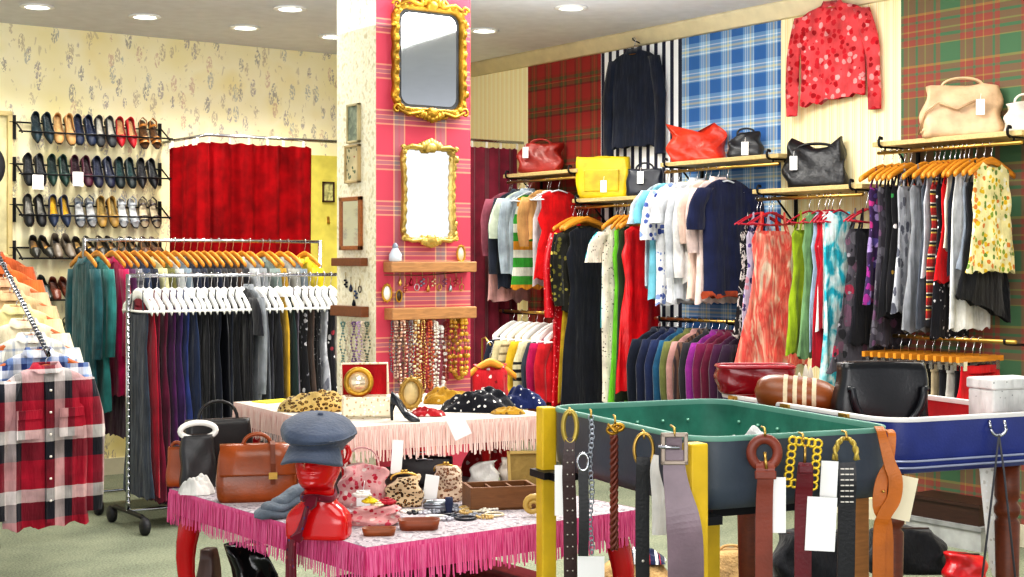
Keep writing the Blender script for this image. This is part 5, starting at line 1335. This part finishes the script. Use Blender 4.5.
m = MB(); m.X = Matrix.Translation((0, d_/2, h_)) @ Matrix.Rotation(radians(-14), 4, 'X'); m.tube([(-w_/2, -.004, 0), (-w_/2, -.004, .112), (w_/2, -.004, .112), (w_/2, -.004, 0)], .005, 6); m.build('lid_edging', lace, lid)
rm = thing('round_mirror', 'small round gold-rimmed mirror leaning on the red jewellery box lid', 'mirror', U(366, 417)+Vector((-.0, -.0, h_+.002)), FACE+radians(10))
m = MB(); m.tube([(-.025+.044*cos(t), .018+.008*sin(t), .046+.044*sin(t)) for t in [2*pi*i/28 for i in range(28)]], .010, 7, True); m.build('rim', gold, rm)
MB().loft([[(-.025+.042*cos(t), y+.008*sin(t), .046+.042*sin(t)) for t in [2*pi*i/24 for i in range(24)]] for y in (.020, .016)]).build('glass', M('warm_mirror', '#f4e3c4', .12, .6, var=0), rm)
sm = leather('#20242a', rough=.25)
hs = thing('high_heeled_shoe', 'black high heeled shoe ornament standing beside the jewellery box', 'shoe', U(404, 421), FACE+radians(60))
m = MB(); rings = []
for i in range(15):
    v = i/14; y = .05-.115*v; z = interp([(0, .062), (.25, .056), (.55, .018), (.75, .006), (1, .004)], v); hw_ = interp([(0, .012), (.3, .018), (.7, .024), (.88, .018), (1, .004)], v); top = interp([(0, .04), (.2, .026), (.5, .014), (.62, .022), (.8, .018), (1, .005)], v)
    rings.append([(hw_*cos(t), y, z+(top if sin(t) > 0 else .006)*sin(t)) for t in [2*pi*k/14 for k in range(14)]])
m.loft(rings).build('upper', sm, hs); MB().tube([(0, .046, .06), (0, .052, .03), (0, .05, 0)], [.011, .006, .005], 8).build('heel', sm, hs)
oval_frame('oval_photo_frame', 'ornate dull gold oval frame behind the black shoe ornament', 411, 392, .042, .052, M('dull_gold', '#b5924a', .4, .6, bump=(80, .4)), M('sepia_face', '#e0c890', .5), y=U(411, 412).y+.05, standing=UZ+.012)
cloth_heap('silk_scarf', 'small red silk scarf lying at the front of the raised table', U(428, 416), FACE, .12, .07, .035, rs, 63, 'scarf')
bd = cloth('#1c1e26', spots('#1b1d25', ['#f4f4f0'], 42, .25), 'black_polka_scarf'); nd = cloth('#1f2c5c', spots('#1f2d60', ['#f4f4f6'], 46, .27), 'navy_polka_scarf')
mg = cloth('#b88a2a', spots('#c8982e', ['#7a5818', '#e8d090'], 40, .3), 'mustard_print_scarf')
cloth_heap('scarf', 'black scarf with white dots heaped on the raised table', U(478, 412)+Vector((.02, .03, 0)), FACE+radians(-6), .27, .14, .09, bd, 64, 'scarf')
cloth_heap('scarf', 'navy scarf with white dots heaped at the right of the raised table', U(526, 409)+Vector((.02, .04, 0)), FACE+radians(-6), .17, .12, .085, nd, 65, 'scarf')
cloth_heap('scarf', 'mustard printed scarf edging the dotted scarves', U(508, 414), FACE+radians(-8), .12, .07, .03, mg, 66, 'scarf')
cloth_heap('scarf', 'ochre folded scarf behind the dotted black scarf', U(452, 405)+Vector((.03, .05, 0)), FACE+radians(-6), .22, .10, .07, mg, 67, 'scarf')

# rack end right of the pillar: a red printed garment bag on a yellow hanger
p = on_y(489, 345, 5.95); red_pr = cloth('#b8202c', spots('#c0202c', ['#f4e4e4', '#e88890', '#801018'], 26, .34), 'red_white_print')
pole = thing('display_hook', 'slim brass hook stand on the floor beside the pillar', 'stand', (p.x, p.y+.06, 0))
hk_m = MB(); hk_m.tube([(0, 0, 0), (0, 0, p.z+.03), (0, -.03, p.z+.035), (0, -.075, p.z)], .005, 6); hk_m.build('hook_pole', brass, pole); MB().lathe([(.001, .02), (.11, .012), (.12, 0), (.001, 0)], 20).build('foot', brass, pole)
hanger('wood', .27, (p.x, p.y-.01, p.z), FACE+radians(20), 'small honey wood hanger beside the pillar holding the red printed top', 'single hangers')
garment('sleeveless', .26, .36, red_pr, (p.x, p.y-.01, p.z), FACE+radians(20), 'red and white printed top on a small hanger right of the pillar', None, T=.03, slen=.1)

# ---------------------------------------------------------------- suitcase displays
RZ_C = radians(-12.2); RIM = 1.136
def suitcase(name, label, cen, w, l, h, shell_m, lin_m, rim_m_, r=.09, rimw=.012, band_m=None):
    x, y = room(*cen); o = thing(name, label, 'suitcase', (x, y, RIM), RZ_C)
    out = rrect(w, l, r, 8); m = MB()
    def ring(ins, z):
        return [(a, b, z) for a, b in rrect(w-2*ins, l-2*ins, max(.02, r-ins), 8)]
    m.loft([ring(.05, -h), ring(.02, -h+.006), ring(.004, -h+.03), ring(0, -h+.06), ring(0, -.004)], True, False).build('shell', shell_m, o)
    m = MB(); m.loft([ring(.008, -.004), ring(.010, -h+.04), ring(.03, -h+.016), ring(.06, -h+.012)], False, True); m.build('lining', lin_m, o)
    m = MB(); m.loft([ring(-.002, -.007), ring(-.003, .002), ring(-.001, .005), ring(rimw*.7, .005), ring(rimw*.75, .002), ring(rimw*.7, -.01)], False, False); m.build('rim', rim_m_, o)
    if band_m:
        for z in (-h+.022, -h+.04):
            MB().loft([ring(-.001+.004*(z < -h+.03), z-.003), ring(-.004+.004*(z < -h+.03), z), ring(-.001+.004*(z < -h+.03), z+.003)], False, False).build('trim_band', band_m, o)
    return o
GC, GW, GL, GH = (.53, 3.87), .58, .84, .175
darkshell = M('slate_vinyl', '#454f5c', .38, bump=(90, .05), var=.05, spec=.5); greenlin = M('green_lining', '#35806c', .6, bump=(30, .2), var=.12)
sg = suitcase('open_suitcase', 'open dark slate suitcase half with green lining ringed by hanging belts', GC, GW, GL, GH, darkshell, greenlin, M('green_rim', '#6a9c8c', .45, var=.04))
m = MB()
for s_ in (-1, 1):
    for k in range(7): m.ball((s_*(GW/2-.011), lerp(-GL/2+.12, GL/2-.12, k/6), -.055), .006, 6)
for k in range(5): m.ball((lerp(-GW/2+.12, GW/2-.12, k/4), GL/2-.011, -.055), .006, 6)
m.build('rivets', M('green_rivet', '#8fc4ae', .3, .5, var=0), sg)
yell = M('yellow_painted_wood', '#edc52a', .45, bump=(60, .15), var=.06)
GX = room(*GC)
stn = thing('post_stand', 'yellow wooden post stand carrying the green lined suitcase', 'stand', (GX[0], GX[1], 0), RZ_C)
for x, y, zt in ((-GW/2+.004, GL/2+.006, RIM-.0), (-GW/2-.014, -GL/2-.012, RIM-.004)):
    MB().box((x, y, zt/2), (.045, .045, zt)).build('leg', yell, stn, bevel=.004)
for x, y in ((GW/2-.06, -GL/2+.10), (GW/2-.09, GL/2-.08)):
    MB().box((x, y, (RIM-GH)/2-.001), (.05, .05, RIM-GH-.002)).build('leg', wood('#c98a4a', 'tan_post_wood') if y < 0 else yell, stn, bevel=.004)
zb = RIM-GH-.012
MB().box((-.03, GL/2-.08, zb), (GW-.02, .04, .022)).build('cross_rail', iron, stn); MB().box((.01, -GL/2+.10, zb), (GW-.16, .04, .022)).build('cross_rail', iron, stn)
for s_, y_ in ((-GW/2-.012, GL/2-.02), (-GW/2+.03, -GL/2+.03)): MB().box((s_, y_, zb), (.05, .10, .02)).build('corner_bracket', iron, stn)
cloth_heap('white_cloth', 'white bunched cloth lying inside the green lined suitcase', room(GC[0]+.06, GC[1]-.22)+(RIM-GH+.016,), RZ_C, .24, .2, .175, C('#f3f3f1'), 71, 'cloth')
BC, BW, BL, BH = (1.06, 4.29), .56, .88, .15
blue = M('blue_vinyl', '#2c3a86', .32, bump=(160, .06), var=.06, spec=.5)
sb = suitcase('suitcase_table', 'open royal blue suitcase with white rim on turned wooden legs', BC, BW, BL, BH, blue, M('red_lining', '#c01a24', .7, bump=(30, .2)), M('white_piping', '#e9e6e2', .4, var=.02), .1, .014, M('silver_blue_band', '#aab0c8', .3, .4, var=0))
turned = wood('#7a3a1c', 'turned_dark_wood')
for x, y in ((-1, -1), (1, -1), (-1, 1), (1, 1)):
    H = RIM-BH
    MB().lathe([(.018, -RIM), (.022, -RIM+.02), (.016, -RIM+.06), (.022, -RIM+.35), (.030, -RIM+.6), (.034, -BH-.16), (.026, -BH-.15), (.036, -BH-.135), (.036, -BH-.12), (.027, -BH-.105), (.034, -BH-.09), (.034, -BH+.004)], 18, (x*(BW/2-.08), y*(BL/2-.09), 0)).build('leg', turned, sb)
for yv in (.30, .02, -.26):
    m = MB().box((-BW/2-.004, yv, -.012), (.014, .04, .03)).box((-BW/2-.010, yv, -.008), (.008, .02, .014)); m.build('latch', brass, sb)
def on_case(cen, lx, ly, z):
    R = Matrix.Rotation(RZ_C, 3, 'Z'); x, y = room(*cen); v = R @ Vector((lx, ly, 0)); return Vector((x+v.x, y+v.y, z))
def find(cen, px, fixed, axis, lim):
    best = None
    for i in range(401):
        t = lerp(-lim, lim, i/400); p = on_case(cen, fixed if axis == 'y' else t, t if axis == 'y' else fixed, RIM)
        lat = ca*p.x - sa*p.y; e = abs(CXP + F*lat/depth_of(p) - px)
        if best is None or e < best[0]: best = (e, p)
    return best[1]
# things inside the blue suitcase
BZ = RIM-BH+.014
def inblue(px, py=None, ly=None, lx=None):
    return find(BC, px, lx, 'y', BL/2) if lx is not None else find(BC, px, ly, 'x', BW/2)
def B(px, ly):
    q = find(BC, px, ly, 'x', BW/2); return Vector((q.x, q.y, BZ))
bl = handbag('handbag', 'large black leather handbag with curved handle standing in the blue suitcase', B(880, -.10), FACE+radians(6), .268, .262, .11, leather('#101218', rough=.3), .92, .6, .25, 0, 0, .5, None, 81, zips=True)
MB().tube([(-.115, -.062, .19)] + [(-.105*cos(pi*i/14), -.068, .19-.115*sin(pi*i/14)) for i in range(15)] + [(.115, -.062, .19)], .010, 8).build('handle', leather('#1c2026'), bl)
rb = handbag('handbag', 'glossy dark red patent bag at the left end of the blue suitcase', find(BC, 755, .33, 'x', BW/2)+Vector((0, 0, .006)), FACE, .22, .085, .12, leather('#8e1220', rough=.15), 1.08, 1.0, .2, 0, 0, .5, None, 82, zips=False)
MB().tube([(x, y, .084) for x, y in rrect(.236, .124, .035, 5)], .006, 6, True).build('top_rim', leather('#b02030', rough=.15), rb)
brs = cloth('#8a4a1c', None, 'brown_suede')
sp = thing('bolster_bag', 'tan brown roll bag with cream stripes lying in the blue suitcase', 'bag', B(797, .08)+Vector((0, 0, .155)), FACE+radians(-14)); m = MB(); m2 = MB()
def rollpt(u, t, k=1): 
    r_ = .062*(1-abs(u)**4)**.5*k + .002; return (u*.125, r_*cos(t), r_*sin(t)*.9 - u*.012+.0)
m.loft([[rollpt(-1+2*i/24, 2*pi*k/20) for k in range(20)] for i in range(25)]).build('roll', leather('#8f4a1a', rough=.35), sp)
for u in (-.3, -.08, .14, .36):
    m2.loft([[rollpt(q, 2*pi*k/20, 1.03) for k in range(20)] for q in (u, u+.05, u+.1)], False, False)
m2.build('cream_stripes', C('#f0dcb8'), sp)
MB().loft([[(x*.05, y*.04, z) for x, y in rrect(2, 2, .7, 5)] for z in (-.155, -.045)]).build('base', leather('#6e3814'), sp)
cloth_heap('white_mitten', 'cream woollen mitten lying behind the striped roll bag', B(803, .20), FACE, .10, .09, .25, C('#f1ead8'), 83, 'mitten')
shoe('flat', '#8a4a20', '#c08040', 'brown leather shoe lying in the blue suitcase beside the black handbag', None, on_case(BC, .0, -.33, BZ+.005), (0, 0, FACE+radians(70)))
wd_ = thing('dotted_box', 'white box with tiny dark specks at the right end of the blue suitcase', 'box', on_case(BC, .18, -.355, BZ), RZ_C); wm = cloth('#f1f0ec', spots('#f2f1ed', ['#9a9a98', '#55555a'], 60, .14), 'white_speckled')
MB().box((0, 0, .10), (.16, .10, .20)).build('box_body', wm, wd_, bevel=.006); MB().box((0, -.0, .215), (.168, .108, .03)).build('lid', wm, wd_, bevel=.005)

# --- belts round the green suitcase
def belt_spot(side, px, out=.035):
    return find(GC, px, -GW/2-out if side == 'L' else -GL/2-out, 'y' if side == 'L' else 'x', .48)
def belt_at(label, side, px, out, turn=0, name='hanging_belt'):
    p = belt_spot(side, px, out); d = depth_of(p); o = thing(name, label, 'belt', (p.x, p.y, 0), FACE+radians(turn), 'belts hanging round the green lined suitcase')
    Z = lambda py: EYE+(HY-py)/F*d
    return o, Z, d/F
def hookpin(o, z, y=.03):
    MB().tube([(0, y+.0, z+.012), (0, .0, z+.014), (0, -.008, z+.006), (0, -.008, z-.004)], .003, 6).build('hook_pin', brass, o)
def catmull(P, k=5):
    P = [Vector(p) for p in P]; out = []
    for i in range(len(P)-1):
        a, b, c, d = P[max(0, i-1)], P[i], P[i+1], P[min(len(P)-1, i+2)]
        if (c-b).length > .25: d = c; a = b
        for j in range(k):
            t = j/k; out.append(.5*((2*b)+(c-a)*t+(2*a-5*b+4*c-d)*t*t+(3*b-a-3*c+d)*t**3))
    return out+[P[-1]]
def strap(o, pts, w, mat, th=.004, name='strap'):
    if isinstance(w, list): w = [v.x for v in catmull([(q, 0, 0) for q in w])]
    return MB().ribbon(catmull(pts), w, th).build(name, mat, o)
def torus(m, c, rx, rz_, t, n=24): return m.tube([(c[0]+rx*cos(a), c[1], c[2]+rz_*sin(a)) for a in [2*pi*i/n for i in range(n)]], t, 7, True)
studs = M('belt_stud', '#d8d2c8', .3, .6, var=0)
# 1 dark brown studded belt
o, Z, k = belt_at('dark brown eyelet belt with pale gold loop buckle beside the left yellow post', 'L', 570, .05)
torus(MB(), (0, 0, Z(427)), .018, .042, .007).build('buckle', M('loop_gold', '#cdb45a', .35, .5), o); hookpin(o, Z(414), .045)
strap(o, [(0, -.004, Z(438)), (-.004, -.008, Z(470)), (0, -.006, Z(520)), (.004, -.004, Z(660))], [.026, .034, .036, .036], leather('#3a1c18'))
m = MB()
for j in range(14):
    for s_ in (-1, 1): m.ball((s_*.007, -.0095, Z(450+12*j)), .0026, 6)
m.build('eyelets', studs, o); MB().box((-.028, -.006, Z(490)), (.026, .002, .135)).build('price_tag', WHITEH, o)
# 2 chain belt
o, Z, k = belt_at('thin silver chain belt with white tag at its end', 'L', 591, .05)
m = MB(); z = Z(418); j = 0
while z > Z(556):
    torus(m, (.003*sin(j*.5), 0, z), .004 if j % 2 else .0065, .008, .0018, 10); z -= .012; j += 1
m.build('chain', metal('#9aa0a8', 'chain_steel'), o); hookpin(o, Z(416), .045); MB().box((0, -.004, Z(556)-.06), (.07, .002, .12)).build('price_tag', WHITEH, o)
# 3 reddish plaited belt with gold knot
o, Z, k = belt_at('plaited red brown belt with a gold knot buckle', 'L', 615, .05)
m = MB(); torus(m, (-.006, 0, Z(430)), .013, .009, .0045, 16); torus(m, (.008, -.006, Z(427)), .013, .008, .0045, 16); m.tube([(-.018, -.004, Z(424)), (0, -.012, Z(432)), (.018, -.004, Z(424))], .004, 6); m.build('knot_buckle', gold, o); hookpin(o, Z(422), .045)
o, Z, k = o, Z, k
m = MB()
for s_ in (0, 1, 2): m.tube([(.007*sin(i*.9+s_*2.1), .03+.004*cos(i*.9+s_*2.1), lerp(Z(436), Z(552), i/40)) for i in range(41)], .005, 6)
m.build('plaited_strap', leather('#7a3a28'), o)
# 4 thin black strap belt behind
o, Z, k = belt_at('narrow plain black belt hanging between chain and plaited belts', 'L', 583, .09)
strap(o, [(0, .0, Z(470)), (.002, -.002, Z(520)), (0, 0, Z(556))], .026, leather('#15161a')); torus(MB(), (0, 0, Z(462)), .014, .022, .004, 16).build('buckle', chrome, o)
# 5 black belt with brass ring
o, Z, k = belt_at('black belt hanging from a large brass ring buckle', 'L', 644, .045)
torus(MB(), (0, 0, Z(450)), .023, .040, .0045, 28).build('ring_buckle', brass, o); hookpin(o, Z(437), .04)
strap(o, [(-.003, -.004, Z(458)), (-.002, -.008, Z(464)), (-.004, -.004, Z(520)), (-.002, 0, Z(680))], [.03, .034, .034, .034], leather('#14171c'))
MB().ball((-.003, -.012, Z(560)), .004, 8).build('stud', studs, o)
o, Z, k = belt_at('white lace belt sash hanging between the brass ring and taupe belts', 'L', 656, .05)
strap(o, [(0, .0, Z(455)), (-.004, -.008, Z(470)), (.006, -.012, Z(500)), (.008, -.01, Z(534))], [.012, .022, .034, .036], C('#f0eee8'), .006, 'sash')
# 6 wide taupe belt
o, Z, k = belt_at('wide taupe leather belt with square silver buckle', 'L', 674, .075)
m = MB(); w_, zt, zb_ = .026, Z(433), Z(464)
for s_ in (-1, 1): m.box((s_*w_, -.004, (zt+zb_)/2), (.010, .012, zt-zb_))
m.box((0, -.004, zt-.004), (w_*2+.01, .012, .010)).box((0, -.004, zb_+.004), (w_*2+.01, .012, .010)); m.build('square_buckle', M('pewter', '#a29488', .35, .7, var=.05), o, bevel=.002)
MB().tube([(-w_-.012, -.014, Z(446)), (.01, -.016, Z(447))], .004, 6).build('prong', chrome, o); hookpin(o, Z(434), .07)
taupe = leather('#85707a', rough=.35)
strap(o, [(.0, .0, Z(450)), (.0, -.004, Z(470)), (.006, -.012, Z(490)), (.018, -.022, Z(520)), (.024, -.02, Z(560)), (.026, -.012, Z(690))], [.046, .052, .06, .078, .082, .082], taupe, .005)
MB().box((0, .004, Z(443)), (.036, .006, .04)).build('keeper', taupe, o)
# 7 red brown belt with leather ring
o, Z, k = belt_at('red brown leather belt with leather covered ring buckle', 'F', 764, .045)
rbm = leather('#8c3f2c', rough=.4); m = MB(); m.tube([(.031*cos(a), 0, Z(453)+.033*sin(a)) for a in [2*pi*i/28 for i in range(28)]], .012, 8, True, .6); m.build('ring_buckle', rbm, o); hookpin(o, Z(434), .04)
MB().tube([(0, -.004, Z(452)), (.002, -.016, Z(468))], .004, 6).build('prong', brass, o)
strap(o, [(.002, 0, Z(462)), (0, -.012, Z(468)), (0, -.012, Z(480)), (-.002, -.006, Z(520)), (-.002, 0, Z(690))], [.04, .044, .038, .04, .04], rbm)
MB().box((0, -.014, Z(474)), (.05, .012, .02)).build('keeper', rbm, o, bevel=.003); MB().box((.034, .0, Z(505)), (.032, .002, .13)).build('price_tag', WHITEH, o)
# 8 burgundy belt, openwork gold buckle
o, Z, k = belt_at('burgundy belt with openwork gold rectangular buckle', 'F', 803, .05)
m = MB(); cz = Z(463); hw_, hh_ = .030, .050; tl_ = -.12
def R2(x, z): return (x*cos(tl_)-z*sin(tl_), -.004, cz+x*sin(tl_)+z*cos(tl_))
per_ = [(x*hw_, s_*hh_) for s_ in (-1, 1) for x in (-1, -.5, 0, .5, 1)] + [(s_*hw_, z*hh_) for s_ in (-1, 1) for z in (-.66, -.33, 0, .33, .66)]
for x, z in per_: torus(m, R2(x, z), .009, .009, .0032, 12)
m.build('openwork_buckle', M('bright_gold', '#e6c43c', .3, .5, var=.05), o); hookpin(o, Z(440), .045)
bur = leather('#6e1020', rough=.35)
strap(o, [(.004, -.008, Z(462)), (.003, -.012, Z(470)), (.003, -.010, Z(482)), (0, -.004, Z(520)), (0, 0, Z(690))], [.03, .036, .04, .04, .04], bur); MB().box((.004, -.017, Z(468)), (.034, .012, .02)).build('keeper', bur, o, bevel=.003)
MB().tube([R2(0, .045), (.002, -.014, Z(462))], .0035, 6).build('prong', brass, o)
for lb, px, pyt, pyb, wpx, dd in (('large white tag hanging in front of the burgundy belt', 821, 497, 551, 30, -.04), ('narrow white tag hanging behind the gold rope buckle', 829, 461, 497, 17, .0)):
    q = belt_spot('F', px, .055-dd*.5); d = depth_of(q); a, b = at(px, pyt, d), at(px, pyb, d); t_ = MB().box((0, 0, 0), (wpx*d/F, .002, a.z-b.z)).build('paper_tag', WHITEH); t_.location = (a+b)/2; t_.rotation_euler = (0, radians(3), FACE); tag(t_, lb, 'tag', 'white paper price tags')
# 9 black studded belt with rope arch
o, Z, k = belt_at('black studded belt hung from a twisted gold rope arch', 'F', 846, .045)
m = MB()
for s_ in (0, pi): m.tube([(.026*cos(pi*i/20)+.004*cos(i*1.1+s_), .004*sin(i*1.1+s_), Z(460)+.052*sin(pi*i/20)**.8) for i in range(21)], .0045, 6)
m.build('rope_arch', M('rope_gold', '#d9bf62', .4, .4), o); hookpin(o, Z(438), .04)
strap(o, [(.0, -.006, Z(462)), (.002, -.012, Z(480)), (0, -.008, Z(520)), (-.004, -.002, Z(690))], .042, leather('#17181e'))
m = MB()
for j in range(7):
    for s_ in (-1, 0, 1): m.box((s_*.011, -.013+.001*j*.2, Z(468+5.5*j)), (.009, .004, .003))
m.build('bar_studs', studs, o)
# 10 orange tan belt, looped
o, Z, k = belt_at('orange tan leather belt looped over the suitcase corner', 'F', 886, .03)
ot = leather('#c9701e', rough=.4)
strap(o, [(-.010, .03, Z(430)+.004), (-.012, .0, Z(431)), (-.008, -.014, Z(442)), (.006, -.02, Z(464)), (.018, -.022, Z(478)), (.014, -.02, Z(498)), (-.010, -.018, Z(516)), (-.020, -.012, Z(545)), (-.022, -.008, Z(690))], [.022, .022, .024, .030, .034, .034, .034, .03, .03], ot)
strap(o, [(.012, .02, Z(431)), (.014, -.004, Z(436)), (.006, -.008, Z(462)), (-.012, -.01, Z(480)), (-.018, -.012, Z(505)), (.002, -.006, Z(540)), (.004, 0, Z(690))], [.02, .02, .022, .03, .034, .03, .028], ot, name='strap_tail')
MB().ball((-.012, -.024, Z(490)), .004, 8).build('stud', brass, o)
paper_p = belt_spot('F', 903, .0)
t_ = MB().box((0, 0, 0), (.055, .002, .11)).build('paper_tag', M('cream_card', '#efe6c8', .7, var=0)); q = at(903, 498, depth_of(paper_p)); t_.location = q; t_.rotation_euler = (0, radians(12), FACE); tag(t_, 'cream card tag hanging behind the orange tan belt', 'tag', 'white paper price tags')
# silver ring and cords hanging on the blue suitcase
q = find(BC, 998, -BL/2-.02, 'x', .5); d = depth_of(q); Z = lambda py: EYE+(HY-py)/F*d
o = thing('cord_belt', 'grey cord belt hanging from a silver ring on the blue suitcase', 'belt', (q.x, q.y, 0), FACE)
MB().tube([(.020*cos(a), -.004, Z(428)+.020*sin(a)) for a in [lerp(-pi*.95, .0, i/14) for i in range(15)]], .0045, 7).tube([(-.02, .0, Z(428)), (-.02, .01, Z(421))], .004, 6).tube([(.02, .0, Z(428)), (.02, .01, Z(421))], .004, 6).build('ring', chrome, o)
for s_, e in ((-1, 980), (1, 1016)): MB().tube([(0, -.008, Z(435)), (s_*.012, -.012, Z(470)), ((e-998)*d/F, -.006, Z(590))], .003, 6).build('cord', M('grey_cord', '#4a4a50', .7, var=0), o)
# white lace scarf under it
q2 = find(BC, 998, -BL/2+.12, 'x', .5); d = depth_of(q2); Zl = lambda py: EYE+(HY-py)/F*d
o = thing('lace_scarf', 'white lace scarf hanging under the right of the blue suitcase', 'scarf', (q2.x, q2.y, 0), FACE); g = []
for j in range(15):
    v = j/14; g.append([((-.055+.11*i/12)*(1-.45*v)+.01*v, .012*sin(i*1.1+2*v), RIM-BH-.004 - (RIM-BH-Zl(566))*v - (.03*v*abs(sin(i*.9)))) for i in range(13)])
MB().sheet(g).build('lace_panel', M('lace_white', rough=.8, var=0, pat=spots('#f6f4ef', ['#d8d4cc', '#ffffff'], 60, .35)), o)

# ---------------------------------------------------------------- things on the floor
def fl_at(px, py): return on_z(px, py, 0.0)
def on_floor(px, d):
    p = at(px, 262, d); return Vector((p.x, p.y, 0))
straw = M('straw_weave', '#d2ab74', .85, bump=(70, 1.0), var=.2)
for lb, px, d, w, h in (('woven straw basket bag on the floor under the left of the green suitcase', 634, 6.75, .34, .16), ('round woven straw basket bag on the floor beneath the yellow corner post', 731, 6.75, .26, .21)):
    handbag('straw_bag', lb, on_floor(px, d), FACE, w, h, .22, straw, .7, .6, .3, 1, .03, .4, None, int(px), bulge=.22, cat='straw bag', zips=False)
cloth_heap('striped_scarf', 'navy white and red striped scarf lying on the left straw bag', on_floor(638, 6.75)+Vector((0, 0, .155)), FACE, .26, .16, .07, cloth('#20284a', stripes(0, .05, [(0, '#1f2748'), (.5, '#f0f0f2'), (.75, '#1f2748'), (.9, '#a02030')]), 'navy_stripe'), 91, 'scarf')
handbag('holdall', 'black fabric holdall on the floor under the green suitcase', on_floor(815, 6.9), FACE, .42, .26, .25, C('#17191f'), .8, .6, 1.0, 1, .03, .5, None, 92, cat='bag')
handbag('holdall', 'black soft bag on the floor beneath the blue suitcase', on_floor(905, 7.3), FACE, .42, .21, .25, C('#14151a'), .7, .6, 1.0, 0, .04, .5, None, 93, cat='bag')
handbag('holdall', 'red shiny bag on the floor beside the black soft bag', on_floor(965, 6.95), FACE, .20, .15, .15, leather('#c8141e', rough=.3), .85, .6, .8, 0, .03, .5, None, 94, cat='bag')
gb = thing('storage_box', 'pale grey low storage box on the floor by the right wall', 'box', on_floor(955, 8.0), radians(-90)); m = MB(); m.box((0, 0, .055), (.5, .22, .11)); m.build('box_body', M('grey_card', '#a9aba9', .7), gb); MB().box((0, 0, .122), (.52, .24, .024)).build('lid', M('grey_card_lid', '#8e908f', .7), gb)
dbx = thing('storage_box', 'dark brown flat storage box on top of the grey box by right wall', 'box', on_floor(955, 8.0)+Vector((0, 0, .134)), radians(-90)); MB().box((0, 0, .05), (.46, .2, .10)).build('box_body', wood('#3c241c', 'dark_box'), dbx); MB().box((0, 0, .108), (.48, .22, .02)).build('lid', _mc['dark_box'], dbx)
ch = thing('blanket_chest', 'dark red tartan covered chest under the pink fringed table', 'chest', (2.75, 4.2, 0), radians(1)); tm = M('dark_red_tartan', rough=.9, var=.05, pat=plaid(.14, [(0, '#7d1420'), (.6, '#3a1018'), (.8, '#9a2a2c')], .14, [(0, '#7d1420'), (.6, '#3a1018'), (.8, '#a8322e')]))
MB().box((0, 0, .2), (.6, .5, .4)).build('chest_body', tm, ch, bevel=.01); MB().box((0, 0, .43), (.62, .52, .06)).build('lid', tm, ch, bevel=.01)
handbag('patent_bag', 'black shiny patent bag on the floor under the table corner', on_floor(252, 5.35)+Vector((0, 0, 0)), FACE+radians(10), .17, .5, .16, leather('#16181c', rough=.12), .85, .6, 1.3, 1, .04, .5, None, 95, cat='bag')
handbag('leather_bag', 'brown leather pointed bag on the floor left of the patent bag', on_floor(208, 5.5), FACE+radians(-14), .17, .46, .13, leather('#5a4038', rough=.35), .3, .5, .4, 0, 0, .5, None, 96, cat='bag', zips=False)
